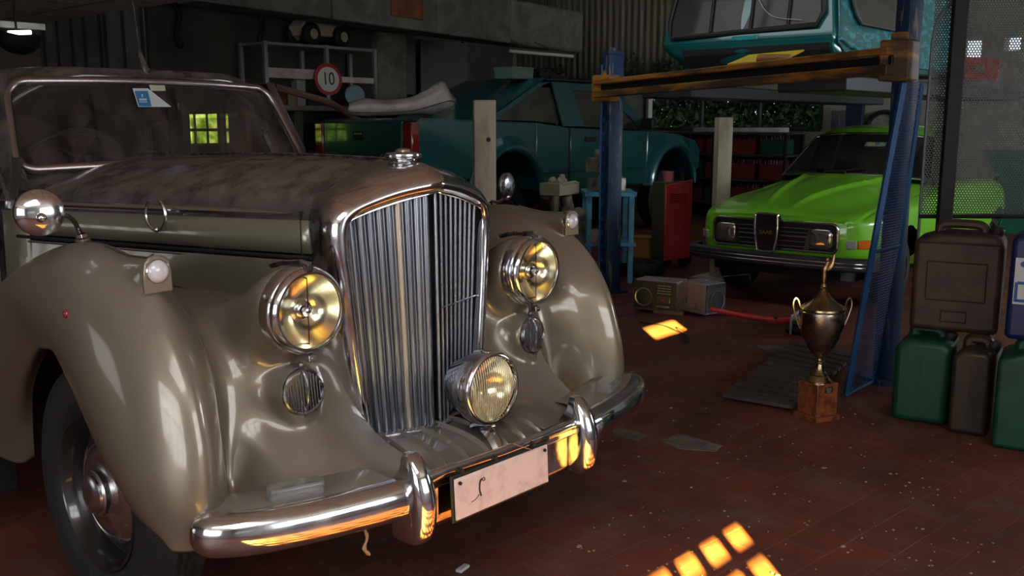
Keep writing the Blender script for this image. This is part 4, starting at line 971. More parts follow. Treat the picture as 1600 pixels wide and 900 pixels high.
# ------------------------------------------------------------------ teal van body up on the lift
VM = mat('speckled_teal_paint', (.012,.12,.135), .45, 0, .5, .2, noise=((.05,.30,.36), 9, .50, .60, (1,1,2.5)))
VT = mat('van_teal_paint', (.008,.11,.11), .35, 0, .8, .1)
VN = empty('van_body', 'teal van body with dusty rear window raised high on the car lift', 'van', (5.0,1.0,1.72))
xr, yr0, yr1 = 4.92, .50, 1.98   # rear face plane, near and far sides
sec = [(.20,1.745),(.10,1.78),(.02,1.86),(0,1.915),(-.015,1.95),(-.01,2.02),(.09,2.5),(.16,2.78),(.30,2.86),(1.2,2.90),(2.6,2.88),(2.7,2.6),(2.75,1.78)]
rows_ = []
for y, ins, k in ((yr0,.06,0),(yr0+.03,.0,.6),(yr0+.10,-.0,1),( (yr0+yr1)/2,-.02,1),(yr1-.10,.0,1),(yr1-.03,.03,.6),(yr1,.09,0)):
    rows_.append([(xr+x+ins*(1 if x < .5 else -1), y+(.13*(1 if y < 1.2 else -1)*max(0,(z-2.0)/.8))-(1.3*max(0,1.93-z) if y > 1.5 else 0), z-(.0 if k else .02)) for x, z in sec])
b = MB(); G = np.array([cat(r, 60) for r in rows_]); b.grid(G)
for e in (0,-1): b.add([tuple(p) for p in G[e]], [tuple(range(60))])
van = to(b.build('bodyshell', [VT], VN, angle=40), VN)
# speckled side skin (facing -Y) with a wheel arch notch
b = MB(); P = [(xr+.02,1.90),(xr+.03,2.05),(xr+.12,2.5),(xr+.3,2.84),(xr+2.4,2.84),(xr+2.6,1.80),(xr+1.0,1.78),(xr+.45,1.79),(xr+.12,1.84)]
b.add([(x, yr0-.012+.13*max(0,(z-2.0)/.8), z) for x, z in P], [tuple(range(len(P)))]); to(b.build('side_skin', VM, VN, smooth=False, solid=.01), VN)
b = MB(); P = [(xr+.30,2.12),(xr+.27,2.20),(xr+.36,2.55),(xr+.50,2.62),(xr+1.3,2.62),(xr+1.36,2.5),(xr+1.36,2.12),(xr+1.28,2.06),(xr+.38,2.06)]
b.add([(x, yr0-.030+.13*max(0,(z-2.0)/.8), z) for x, z in P], [tuple(range(len(P)))]); sw = to(b.build('side_window', DGL, VN, smooth=False), VN)
b = MB(); b.tube([(x, yr0-.030+.13*max(0,(z-2.0)/.8), z) for x, z in P], .014, 8, closed=True); to(b.build('window_gasket', mat('grey_gasket',(.06,.07,.07),.6), VN), VN)
b = MB(); b.tube(cat([(xr+.03,yr0-.02,1.93),(xr+.2,yr0-.03,1.885),(xr+.5,yr0-.03,1.86),(xr+1.0,yr0-.03,1.85)], 14), .012, 8); to(b.build('side_moulding', VM, VN), VN)
# rear window
def vr(y, z): t = (z-2.02)/.48; return (xr-.03+.10*t, y, z)
WPt = [(yr0+.13,2.06),(yr0+.10,2.12),(yr0+.20,2.72),(yr0+.27,2.76),(yr1-.27,2.76),(yr1-.20,2.72),(yr1-.10,2.12),(yr1-.13,2.00)]
WPt[0] = (yr0+.14,2.03)
b = MB(); b.add([vr(y, z) for y, z in WPt], [tuple(range(8))]); to(b.build('rear_window', mat('dusty_rear_glass',(.030,.028,.023),.5,0,.25,noise=((.018,.017,.015),3,.45,.6),spec=.2), VN, smooth=False), VN)
b = MB(); b.tube([vr(y, z)+np.array([-.004,0,0]) for y, z in WPt], .02, 8, closed=True); to(b.build('rear_window_gasket', BLACK, VN), VN)
b = MB()
for y in (.86,1.16,1.50): b.tube([np.array(vr(y,2.03))-[.01,0,0], np.array(vr(y+.02,2.76))-[.01,0,0]], .012, 6)
to(b.build('window_bars', BLACK, VN), VN)
b = MB(); b.tube(cat([vr(.75,2.07),vr(.95,2.10),vr(1.05,2.16),vr(1.12,2.25)], 12)-np.array([.02,0,0]), .003, 5); to(b.build('hanging_wire', mat('grey_wire',(.4,.38,.33),.5), VN), VN)
b = MB(); b.box((xr-.03,1.20,1.968),(.03,.22,.035)); to(b.build('tailgate_handle', mat('handle_teal',(.02,.25,.26),.3,0,1), VN, bevel=.008), VN)
b = MB(); b.prism([(xr+.02,1.90),(xr-.02,1.905),(xr+.0,1.86),(xr+.09,1.775),(xr+.25,1.74),(xr+2.6,1.74),(xr+2.6,1.80)], yr0+.05, yr1-.22, 'y'); to(b.build('underbody', mat('underbody_black',(.012,.015,.014),.8), VN, smooth=False), VN)
# ------------------------------------------------------------------ green coupe (nose towards -X)
GREEN = mat('lime_paint', (.19,.62,.015), .36, 0, .9, .07, dust=((.17,.38,.05), .35, 5))
SB = empty('green_car', 'bright lime green two door saloon with black bumper parked nose forward under the lift', 'car', (6.3,.76,0))
XF, YC = 4.62, .770
ST = [ # x, [(d,z)...]  lower sill -> side -> shoulder -> crown, half width
 (0.00,[(.52,.36),(.62,.40),(.655,.46),(.66,.58),(.645,.64),(.58,.665),(.42,.672),(.25,.676),(.10,.68),(0,.68)]),
 (0.06,[(.54,.34),(.66,.40),(.69,.48),(.69,.60),(.67,.66),(.59,.695),(.42,.705),(.25,.715),(.10,.725),(0,.725)]),
 (0.25,[(.56,.30),(.68,.38),(.715,.48),(.715,.60),(.70,.67),(.62,.715),(.46,.735),(.28,.77),(.12,.785),(0,.785)]),
 (0.60,[(.56,.28),(.70,.38),(.735,.50),(.735,.62),(.715,.71),(.635,.755),(.50,.775),(.32,.825),(.14,.85),(0,.85)]),
 (1.00,[(.56,.26),(.70,.38),(.74,.52),(.74,.64),(.725,.74),(.65,.785),(.54,.80),(.36,.865),(.16,.90),(0,.90)]),
 (1.25,[(.56,.24),(.70,.38),(.74,.52),(.745,.66),(.73,.76),(.67,.81),(.57,.83),(.40,.885),(.18,.925),(0,.93)]),
 (1.60,[(.56,.22),(.70,.36),(.74,.52),(.745,.68),(.735,.78),(.69,.83),(.61,.85),(.5,.86),(.3,.86),(0,.86)]),
 (2.60,[(.56,.22),(.70,.36),(.745,.52),(.745,.68),(.73,.78),(.69,.83),(.61,.85),(.5,.86),(.3,.86),(0,.86)]),
 (3.20,[(.54,.24),(.67,.38),(.70,.52),(.70,.66),(.68,.74),(.64,.79),(.56,.82),(.45,.83),(.3,.83),(0,.83)]),
 (3.65,[(.45,.32),(.55,.40),(.58,.50),(.58,.58),(.55,.64),(.5,.67),(.4,.68),(.3,.68),(.2,.68),(0,.68)])]
G = []
for x, prof in ST:
    kx = {0.0:.82,0.06:.885,0.25:.965}.get(x, 1.0); full = [(-d*kx, z) for d, z in prof]+[(d*kx, z) for d, z in prof[-2::-1]]
    bow = .035
    G.append([(XF+x+bow*(min(1,abs(d)/.66))**2.4*(1 if x < .5 else 0), YC+d, z) for d, z in full])
Gd = catgrid(G, 210, 220)
for i in range(Gd.shape[0]):
    for j in range(Gd.shape[1]):
        x, y, z = Gd[i,j]; t = (x-XF)/1.25
        if -.02 < t < 1 and z > .66:
            d = abs(y-YC); c0 = .08+.26*t
            Gd[i,j,2] += .024*math.exp(-((d-c0)/.026)**2)*min(1,max(0,t*4))*(1 if t < .97 else 0)
            e0 = .60+.03*t; Gd[i,j,2] -= .012*math.exp(-((d-e0)/.012)**2)*min(1,max(0,t*6))
        # front wheel arch opening
        r = math.hypot(x-(XF+.70), z-.30)
b = MB(); nu, nv = Gd.shape[:2]; b.v = [tuple(p) for p in Gd.reshape(-1,3)]
for i in range(nu-1):
    for j in range(nv-1):
        c = Gd[i:i+2,j:j+2].reshape(-1,3).mean(0)
        if abs(c[1]-YC) > .5 and any(math.hypot(c[0]-(XF+ax), c[2]-.29) < .31 for ax in (.66,2.95)): continue
        b.f.append((i*nv+j,i*nv+j+1,(i+1)*nv+j+1,(i+1)*nv+j)); b.m.append(0)
b.add([tuple(p) for p in Gd[0]], [tuple(range(nv))])
to(b.build('bodyshell', GREEN, SB, angle=50), SB)
b = MB(); b.tube([(XF+.022+(.035*min(1,abs(d)/.66)**2.4)+.05*max(0,abs(d)-.45), YC+d, .678-.02*abs(d)) for d in np.linspace(-.53,.53,31)], .005, 6); to(b.build('bonnet_shut_line', BLACK, SB), SB)
# greenhouse
RO = [(1.22,.93,.62),(1.62,1.255,.50),(1.75,1.300,.47),(2.1,1.325,.46),(2.6,1.29,.46),(3.1,1.12,.50),(3.55,.80,.52)]
rows_ = []
for x, z, w in RO:
    rows_.append([(XF+x+(.16*(abs(k))**2.2 if x < 1.8 else 0), YC+w*k, z-.035*abs(k)**2.5) for k in np.linspace(-1,1,15)])
b = MB(); Gr = catgrid(rows_, 50, 31); b.grid(Gr[int(50*.165):]); to(b.build('roof', GREEN, SB), SB)
b = MB(); b.grid(Gr[:int(50*.165)+1]+np.array([0,0,.0])); to(b.build('windscreen', DGL, SB), SB)
wl = np.vstack([Gr[:9,0],Gr[8,1:-1:2],Gr[8::-1,-1],Gr[0,::-2]]); b = MB(); b.tube(wl, .011, 8, closed=True); to(b.build('windscreen_trim', CHROMES, SB), SB)
for s in (-1,1):
    A = [[(p[0], p[1], p[2]) for p in Gr[:,0 if s < 0 else -1]], [(p[0]+.0, YC+s*(.60 if p[2] > .86 else .58), .845) for p in Gr[:,0 if s < 0 else -1]]]
    b = MB(); b.grid(np.array(A)); to(b.build('side_glass', DGL, SB), SB)
b = MB(); 
for s, yy_ in ((-1,.30),(1,.02)):
    b.tube(cat([(XF+1.16,YC+s*.05+yy_-.1,.945),(XF+1.20,YC+s*.2+yy_-.1,.955),(XF+1.27,YC+s*.35+yy_-.1,.975)][::1], 10), .008, 6)
to(b.build('wiper', BLACK, SB), SB)
b = MB(); q = np.array(Gr[6,13]); b.box((XF+1.50,YC-.13,1.165),(.004,.17,.05),rot=(0,.9,0)); to(b.build('windscreen_sticker', mat('permit_sticker',(.42,.50,.20),.5,noise=((.04,.2,.5),9,.48,.5)), SB, smooth=False), SB)
# grille and lamps on the nose
def nose_x(y): return XF+.035*min(1,abs(y-YC)/.66)**2.4
def nose_panel(y0, y1, z0, z1, off, name, m, n_=12, solid=.01, rnd=0):
    b = MB(); P = []
    for k in range(n_+1):
        y = y0+(y1-y0)*k/n_; r = 0
        e = min(k, n_-k)/n_; rr = rnd*max(0, 1-math.sqrt(max(0,1-(1-min(1,e*5))**2))) if rnd else 0
        P.append([(nose_x(y)-off, y, z) for z in (z0+rr,(z0+z1)/2,z1-rr)])
    b.grid(np.array(P)); o = b.build(name, m, SB, solid=solid); return to(o, SB)
rr_ = []
for cy_, cz_, a0 in ((.44,.60,0),(-.44,.60,PI/2),(-.44,.475,PI),(.44,.475,1.5*PI)):
    for a in np.linspace(a0, a0+PI/2, 7): rr_.append((cy_+.045*math.cos(a), cz_+.038*math.sin(a)))
rr_ = np.array(rr_); dn_ = []
for i in range(len(rr_)):
    a, c_ = rr_[i], rr_[(i+1) % len(rr_)]; k = max(1, int(np.linalg.norm(c_-a)/.05))
    for t_ in range(k): dn_.append(a+(c_-a)*t_/k)
b = MB(); b.tube([(nose_x(YC+y)-.012, YC+y, z) for y, z in dn_], .010, 8, closed=True); to(b.build('grille_surround', CHROMES, SB), SB)
b = MB(); P = []
for y in np.linspace(-.475,.475,41):
    e_ = max(0, abs(y)-.44)/.04; hh_ = .0985-.036*(1-math.sqrt(max(0,1-min(1,e_)**2)))
    P.append([(nose_x(YC+y)-.014, YC+y, .5375+hh_*t_) for t_ in (-1,-.3,.3,1)])
b.grid(np.array(P)); to(b.build('grille_recess', BLACK, SB), SB)
b = MB()
for z in (.50,.565,.535,.595,.465): b.tube([(nose_x(y)-.019,y,z) for y in np.linspace(YC-.34,YC+.34,12)], .0035 if z != .535 else .006, 6)
to(b.build('grille_bars', mat('grille_grey',(.10,.10,.10),.4,.5), SB), SB)
HL = mat('headlamp_glass', (.36,.36,.33), .12, .8, 1, .03)
for s in (-1,1):
    yc = YC+s*.375; b = MB(); P = []
    for r_, off in ((1,.014),(.97,.028),(.9,.033),(.5,.040),(.02,.042)):
        P.append([(nose_x(yc)-off, yc+.085*r_*np.sign(math.cos(a))*abs(math.cos(a))**.5, .532+.072*r_*np.sign(math.sin(a))*abs(math.sin(a))**.5) for a in np.linspace(0,2*PI,40,endpoint=False)])
    b.grid(np.array(P), cv=True); h_ = to(b.build('headlamp', HL, SB), SB)
    b = MB(); b.prism([(YC+s*.25,.45),(YC+s*.285,.615),(YC+s*.292,.615),(YC+s*.292,.45)], nose_x(yc)-.03, nose_x(yc)-.0, 'x'); to(b.build('headlamp_surround', CHROMES, SB), SB)
    b = MB(); b.box((XF+.052,YC+s*.562,.50),(.07,.05,.062),rz=s*.95); to(b.build('parking_lens', mat('clear_lens_grey',(.30,.29,.28),.2,0,1), SB, bevel=.008), SB)
    b = MB(); b.box((XF+.140,YC+s*.632,.50),(.15,.05,.060),rz=s*.52); to(b.build('indicator_lens', mat('amber_lens',(.75,.16,.01),.2,0,1), SB, bevel=.008), SB)
sh = [(-.052,.418),(-.070,.45),(-.088,.56),(-.086,.66),(-.07,.685),(.07,.685),(.086,.66),(.088,.56),(.070,.45),(.052,.418)]
b = MB(); b.prism([(YC+.025+y,z) for y,z in sh], XF-.06, XF-.0, 'x'); to(b.build('badge_shield', mat('shield_black',(.01,.01,.01),.4), SB, bevel=.004), SB)
b = MB(); b.tube([(XF-.06,YC+.025+y,z) for y,z in cat(sh,50,True)], .010, 8, closed=True); to(b.build('shield_rim', CHROME, SB), SB)
t = text_mesh('badge_lettering', 'SAAB', .042, Matrix.Translation(Vector((XF-.064,YC+.025,.555))) @ Matrix.Rotation(-PI/2,4,'Z') @ Matrix.Rotation(PI/2,4,'X'), mat('gold_letter',(.55,.36,.06),.3,.6), SB, sx=1.0); to(t, SB)
# bumper
P = []
bc = cat([(XF+.30,YC-.735),(XF+.12,YC-.725),(XF+.00,YC-.64),(XF-.055,YC-.34),(XF-.07,YC),(XF-.055,YC+.34),(XF+.00,YC+.64),(XF+.12,YC+.725),(XF+.30,YC+.735)], 61)
b = MB(); b2 = MB()
for i,(x,y) in enumerate(bc):
    a = bc[min(i+1,60)]-bc[max(i-1,0)]; nn = np.array([-a[1],a[0]]); nn /= np.linalg.norm(nn)
    P.append([(x+nn[0]*f,y+nn[1]*f,.365+z) for f,z in ((-.04,.045),(0,.05),(.022,.035),(.022,-.035),(0,-.05),(-.04,-.05))])
b.grid(np.array(P)); bmp = to(b.build('bumper', mat('bumper_rubber',(.035,.036,.04),.45), SB, angle=50), SB)
for dz in (.012,-.014):
    b = MB(); b.tube([(p[2][0]*1.0-.004 if abs(p[2][1]-YC) < .7 else p[2][0], p[2][1]+(0 if abs(p[2][1]-YC) < .7 else .004*np.sign(p[2][1]-YC)), .365+dz) for p in P[4:-4]], .0055, 6); to(b.build('bumper_strip', CHROMES, SB), SB)
b = MB(); b.prism([(XF+.04,.32),(XF+.06,.24),(XF+.3,.2),(XF+3.2,.2),(XF+3.4,.4),(XF+.2,.4)], YC-.5, YC+.5, 'y'); to(b.build('underbody', BLACK, SB), SB)
for x in (XF+.66,XF+2.95):
    for s in (-1,1):
        b = MB(); b.lathe([(0,-.07),(.17,-.07),(.18,-.08),(.24,-.08),(.268,-.05),(.27,0),(.268,.05),(.24,.08),(.18,.08),(.17,.05),(0,.04)], (x,YC+s*.60,.27), (0,s,0), 36); to(b.build('wheel', RUBBER, SB), SB)
        b = MB(); b.lathe([(.165,.078),(.15,.06),(.08,.07),(0,.08)], (x,YC+s*.60,.27), (0,s,0), 28); to(b.build('wheel_disc', CHROMED, SB), SB)
# ------------------------------------------------------------------ trophy
TR = empty('trophy', 'tall brass lidded trophy cup on a burl wood block standing on the floor', 'trophy', (2.26,-.66,0))
BR_ = mat('tarnished_brass', (.42,.33,.19), .20, 1.0, rvar=(18,.12,.35), noise=((.25,.18,.10),14,.45,.7))
CUP = mat('tarnished_silver', (.34,.28,.25), .22, 1.0, rvar=(12,.15,.38))
BURL = mat('burl_wood', (.27,.08,.03), .3, 0, .5, .15, noise=((.10,.03,.012), 22, .45, .6))
RZ = .842-PI/4+.05
b = MB(); b.box((0,0,.012),(.145,.145,.024),rz=-.375); b.build('plinth', BURL, TR, bevel=.003)
b = MB(); b.box((0,0,.098),(.122,.122,.148),rz=-.375); b.build('wood_block', BURL, TR, bevel=.003)
b = MB(); q = Matrix.Rotation(-.375,4,'Z') @ Vector((0.004,-.0625,.145)); b.box((q[0],q[1],q[2]),(.048,.003,.026),rz=-.375); pq = b.build('plaque', BLACK, TR, bevel=.001)
for k_,ch in enumerate(('1° TROFEO','AUTO','1983')): pass
b = MB()
for k_ in range(3): 
    b.box((q[0]-.0007,q[1]-.0018,q[2]+.007-.007*k_),(.034-.006*k_,.0008,.0018),rz=-.375)
b.build('engraving', mat('engraved_line',(.35,.33,.30),.5), TR, smooth=False)
z0 = .172
b = MB(); b.lathe([(0,0),(.056,0),(.056,.008),(.050,.014),(.046,.022),(.038,.03),(.040,.036),(.030,.046),(.022,.060),(.018,.075),(.016,.082),(.022,.088),(.022,.094),(.015,.100),(.014,.108),(.020,.115)], (0,0,z0), (0,0,1), 48); b.build('foot', BR_, TR)
b = MB(); b.lathe([(.018,.112),(.036,.128),(.062,.165),(.085,.215),(.097,.265),(.101,.300),(.101,.325),(.098,.334)], (0,0,z0), (0,0,1), 64); b.build('bowl', CUP, TR, solid=.002)
b = MB(); b.lathe([(.100,.332),(.104,.336),(.103,.344),(.095,.348),(.090,.352),(.078,.358),(.058,.372),(.036,.392),(.018,.418),(.012,.430),(.017,.436),(.010,.442),(0,.444)], (0,0,z0), (0,0,1), 64); b.build('lid', BR_, TR)
# winged figure finial
b = MB(); zz = z0+.44; e = np.array([_R[0],_R[1],0])
b.lathe([(.014,0),(.012,.008),(.007,.016),(.009,.03),(.011,.045),(.009,.058),(.011,.070),(.012,.078),(.008,.088),(.0,.090)], (0,0,zz), (0,0,1), 14)
b.tube(cat([np.array([0,0,zz+.075]), np.array([0,0,zz+.095])+e*.008, np.array([0,0,zz+.112])+e*.014], 8), [.011,.012,.012,.011,.009,.008,.007,.006], 8); b.sphere(np.array([0,0,zz+.122])+e*.010, .010)
b.tube(cat([np.array([0,0,zz+.075])+e*.008, np.array([0,0,zz+.10])+e*.030, np.array([0,0,zz+.145])+e*.040], 9), [.010,.013,.014,.012,.011,.009,.007,.005,.002], 7)
b.build('winged_figure', mat('old_gold',(.36,.22,.10),.4,1.0), TR)
for s in (-1,1):
    b = MB(); b.tube(cat([e*s*.098+[0,0,z0+.25], e*s*.118+[0,0,z0+.30], e*s*.132+[0,0,z0+.355], e*s*.124+[0,0,z0+.385], e*s*.110+[0,0,z0+.375], e*s*.100+[0,0,z0+.335], e*s*.100+[0,0,z0+.31]], 30), .0042, 8); b.build('handle', CUP, TR)
# ------------------------------------------------------------------ duckboard mat
DB = empty('duckboard', 'dark slatted wooden duckboard lying on the floor behind the trophy', 'duckboard', (2.9,-.25,0))
WD = mat('dirty_dark_wood', (.045,.034,.028), .7, noise=((.085,.065,.05), 12, .45, .7, (1,6,1)))
c0, c1, c2, c3 = [np.array(p) for p in ([2.20,-.20],[3.56,.09],[3.45,-.36],[2.24,-.55])]
NSL = 12
for k in range(NSL):
    f0, f1 = k/NSL+.006, (k+1)/NSL-.014
    q = [c0+(c1-c0)*f0, c0+(c1-c0)*f1, c3+(c2-c3)*f1, c3+(c2-c3)*f0]; w_ = random.uniform(-.015,.02)
    q[0][1] += w_; q[1][1] += w_
    b = MB(); b.prism([tuple(p) for p in q[::-1]], .018, .036); to(b.build('slat', WD, DB, bevel=.003), DB)
for f in (.15,.8):
    b = MB(); a2 = c0+(c3-c0)*f; d2 = c1+(c2-c1)*f; b.tube([(a2[0]+.05,a2[1],.009),(d2[0]-.05,d2[1],.009)], .009, 6); to(b.build('bearer', WD, DB), DB)
# ------------------------------------------------------------------ jerrycans
def jerry(name, lab, m, w, d, h, loc, rz, style='plastic', group=None):
    o = empty(name, lab, 'jerrycan', loc, rz, group); b = MB()
    sh_ = [(-w/2,0),(w/2,0),(w/2,h*.86),(w*.40,h*.93),(-w*.22,h*.93),(-w/2,h*.86)]
    b.prism(sh_, -d/2, d/2, 'y'); b.build('body', m, o, bevel=min(w,d)*.13, seg=4)
    if style == 'metal':
        b = MB(); 
        for z0_, z1_, x0_, x1_ in ((h*.30,h*.66,-w*.33,w*.33),(h*.10,h*.2,-w*.14,w*.14)):
            b.tube([(x0_,-d/2-.001,z0_),(x1_,-d/2-.001,z0_),(x1_,-d/2-.001,z1_),(x0_,-d/2-.001,z1_)], .005, 6, closed=True)
        b.tube([(-w/2+.02,-d/2,h*.84),(w/2-.02,-d/2,h*.84)], .006, 6); b.build('pressed_panel', m, o)
    else:
        b = MB(); b.box((0,-d/2-.002,h*.42),(w*.012,.004,h*.66)); b.build('mould_seam', m, o)
    b = MB(); b.tube(cat([(-w*.25,0,h*.90),(-w*.22,0,h*.985),(0,0,h*1.0),(w*.22,0,h*.985),(w*.27,0,h*.90)], 20), d*.085, 10); b.build('handle', m, o)
    b = MB(); b.lathe([(.026,-.02),(.030,0),(.030,.02),(.026,.026),(0,.026)], (w*.38,0,h*.93), (.3,0,1), 20); b.build('cap', BLACK, o)
    return o
JG = mat('dark_green_plastic', (.0015,.045,.018), .5, 0, noise=((.002,.026,.013), 6, .5, .68))
JM = mat('oily_metal_can', (.045,.032,.021), .42, .35, noise=((.022,.016,.013), 8, .45, .65, (1,1,.4)))
JR = mat('rusty_metal_can', (.045,.025,.016), .55, .2, noise=((.022,.014,.011), 9, .45, .65), bump=(30,.2))
JB = mat('navy_plastic', (.004,.013,.07), .45)
RZJ = -PI/2+.16
jerry('jerrycan', 'dark green plastic jerrycan on the floor against the leaning blue panel', JG, .235,.30,.41, (2.63,-1.01,0), RZJ)
jerry('jerrycan', 'narrow oily brown metal jerrycan between the two green ones', JM, .155,.30,.40, (2.60,-1.235,0), RZJ-.05, 'metal2')
jerry('jerrycan', 'dark green plastic jerrycan under the blue one at the right edge', JG, .30,.30,.44, (2.52,-1.50,0), RZJ+.02)
jerry('jerrycan', 'large rusty metal jerrycan stacked on top of a green and a brown can', JR, .36,.24,.47, (2.66,-1.11,.424), RZJ+.05, 'metal')
jb = jerry('jerrycan', 'navy blue plastic jerrycan with white label stacked at the right edge', JB, .33,.27,.49, (2.56,-1.52,.456), RZJ+.02)
b = MB(); b.box((-.06,-.137,.245),(.17,.003,.19)); lb = b.build('label', mat('label_white',(.42,.44,.42),.5), jb, smooth=False)
b = MB(); b.box((-.06,-.1392,.238),(.145,.002,.012)); b.box((-.06,-.1392,.165),(.15,.002,.012)); b.box((-.135,-.1392,.20),(.012,.002,.08))
for k_ in range(3): b.lathe([(.012,0),(0,0)], (-.115+.038*k_,-.1395,.315), (0,-1,0), 16)
for k_ in range(5): b.box((-.05,-.1392,.222-.009*k_),(.10,.001,.002))
b.build('label_print', mat('label_blue',(.01,.06,.22),.5), jb, smooth=False)
# ------------------------------------------------------------------ leaning blue perforated panel
def perf(name, base, pitch, rad, metal=.6):
    m = bpy.data.materials.new(name); m.use_nodes = True; nt = m.node_tree; n = nt.nodes; l = nt.links; bb = n['Principled BSDF']
    bb.inputs['Base Color'].default_value = (*base,1); bb.inputs['Metallic'].default_value = metal; bb.inputs['Roughness'].default_value = .45
    tc = n.new('ShaderNodeUVMap'); outs = []
    for ox, oy in ((0,0),(.5,.5)):
        mp = n.new('ShaderNodeMapping'); mp.inputs['Scale'].default_value = (1/pitch, 1/(pitch*1.732), 1); mp.inputs['Location'].default_value = (ox, oy, 0); l.new(tc.outputs[0], mp.inputs[0])
        fr_ = n.new('ShaderNodeVectorMath'); fr_.operation = 'FRACTION'; l.new(mp.outputs[0], fr_.inputs[0])
        sb_ = n.new('ShaderNodeVectorMath'); sb_.operation = 'SUBTRACT'; l.new(fr_.outputs[0], sb_.inputs[0]); sb_.inputs[1].default_value = (.5,.5,0)
        ml = n.new('ShaderNodeVectorMath'); ml.operation = 'MULTIPLY'; l.new(sb_.outputs[0], ml.inputs[0]); ml.inputs[1].default_value = (1,1.732,0)
        le = n.new('ShaderNodeVectorMath'); le.operation = 'LENGTH'; l.new(ml.outputs[0], le.inputs[0])
        g = n.new('ShaderNodeMath'); g.operation = 'LESS_THAN'; l.new(le.outputs[1], g.inputs[0]); g.inputs[1].default_value = rad; outs.append(g)
    mx = n.new('ShaderNodeMath'); mx.operation = 'MAXIMUM'; l.new(outs[0].outputs[0], mx.inputs[0]); l.new(outs[1].outputs[0], mx.inputs[1])
    tr = n.new('ShaderNodeBsdfTransparent'); ms = n.new('ShaderNodeMixShader'); l.new(mx.outputs[0], ms.inputs[0]); l.new(bb.outputs[0], ms.inputs[1]); l.new(tr.outputs[0], ms.inputs[2]); l.new(ms.outputs[0], n['Material Output'].inputs[0])
    return m
def sheet(name, corners, m, parent):
    """flat sheet with metric UVs; corners bl, br, tr, tl"""
    c = [Vector(map(float, p)) for p in corners]; me = bpy.data.meshes.new(name); me.from_pydata([tuple(p) for p in c], [], [(0,1,2,3)])
    uv = me.uv_layers.new(name='UVMap'); ex = (c[1]-c[0]).normalized(); ey = (c[3]-c[0]); ey = (ey-ex*ey.dot(ex)).normalized()
    for i, p in enumerate(c): uv.data[i].uv = ((p-c[0]).dot(ex), (p-c[0]).dot(ey))
    me.materials.append(m); o = bpy.data.objects.new(name, me); COL.objects.link(o)
    if parent: o.parent = parent
    return o
bl, br_ = on_z(1322,620,.0), on_z(1378,592,.0); tl_, tr_ = at(1412,130,4.62), at(1441,128,4.80)
LP = empty('blue_guard_panel', 'tall blue perforated metal guard panel leaning against the right lift column', 'guard panel', (float(bl[0]),float(bl[1]),0))
o = sheet('perforated_sheet', [bl,br_,tr_,tl_], perf('blue_perforated', (.008,.035,.14), .016, .30, .1), LP); to(o, LP)
b = MB(); b.tube([bl+[0,0,.008],tl_], .017, 4); b.tube([bl+[0,0,.01],br_+[0,0,.01]], .010, 4); b.tube([br_+[0,0,.008],tr_], .012, 4); b.tube([bl*.53+tl_*.47,br_*.53+tr_*.47], .010, 4); to(b.build('folded_edge', BLUE2, LP, smooth=False), LP)
# ------------------------------------------------------------------ grey perforated screen on a frame
PS = empty('perforated_screen', 'grey perforated metal screen with dark upright bars standing behind the jerrycans', 'screen', (3.0,-1.1,0))
s0, s1 = at(1437,338,4.82), at(1660,338,4.72); z_b, z_t = s0[2], 2.1
o = sheet('mesh_sheet', [(s0[0],s0[1],z_b),(s1[0],s1[1],z_b),(s1[0],s1[1],z_t),(s0[0],s0[1],z_t)], perf('grey_perforated', (.035,.035,.035), .0135, .33, .4), PS); to(o, PS)
b = MB(); P = cat([(s0[0],s0[1],.02),(s0[0],s0[1],1.0),(s0[0],s0[1],1.72)], 12).tolist()+cat([(s0[0],s0[1],1.72),(s0[0]+(s1[0]-s0[0])*.03,s0[1]+(s1[1]-s0[1])*.03,1.83),(s0[0]+(s1[0]-s0[0])*.15,s0[1]+(s1[1]-s0[1])*.15,1.93),(s0[0]+(s1[0]-s0[0])*.4,s0[1]+(s1[1]-s0[1])*.4,1.98)], 14).tolist()[1:]
b.tube(P, .008, 8); to(b.build('edge_frame', mat('edge_paint',(.10,.105,.11),.4,.4), PS), PS)
b = MB(); q = at(1490,150,4.74); b.box((q[0],q[1],1.05),(.068,.04,2.1),rz=-.84); to(b.build('upright', BLACK, PS, bevel=.004), PS)
b = MB(); q1 = at(1437,338,4.80); q2 = at(1660,338,4.70); b.tube([q1,q2], .012, 6); to(b.build('lower_rail', BLACK, PS), PS)
b = MB(); q = s1; b.box((q[0],q[1],1.05),(.05,.05,2.1)); to(b.build('upright', BLACK, PS), PS)
# ------------------------------------------------------------------ boomboxes
BOX = mat('silver_grey_plastic', (.28,.27,.25), .45, .2, noise=((.11,.10,.09), 9, .45, .7)); DK = mat('dark_plastic', (.022,.022,.022), .5)
def boombox(lab, bl, br, depth, h, faces):
    bl = np.array(bl); br = np.array(br); v = br-bl; w = float(np.linalg.norm(v)); rz = math.atan2(v[1], v[0])
    o = empty('boombox', lab, 'radio', (bl[0],bl[1],.022), rz)
    b = MB(); b.box((w/2,depth/2,h/2),(w,depth,h)); b.build('case', BOX, o, bevel=.008)
    b = MB(); b.box((w/2,-.002,h*.52),(w*.98,.006,h*.93)); b.build('front_panel', DK, o, bevel=.002)
    return o, w, h
BB1, BB2 = on_z(990,487), on_z(1057,494)
o, w, h = boombox('silver cassette boombox with dials lying on the floor left of the other radio', BB1, BB2, .20, .215, None)
b = MB(); b.lathe([(.062,.0),(.066,.006),(.064,.010),(.058,.006)], (w*.24,-.004,h*.45), (0,-1,0), 32); b.build('speaker_ring', mat('ring_silver',(.30,.29,.27),.4,.6), o)
b = MB(); b.lathe([(.058,.0),(.02,-.012+.012),(0,.006)], (w*.24,-.006,h*.45), (0,-1,0), 32); b.build('speaker_cone', BLACK, o)
b = MB(); 
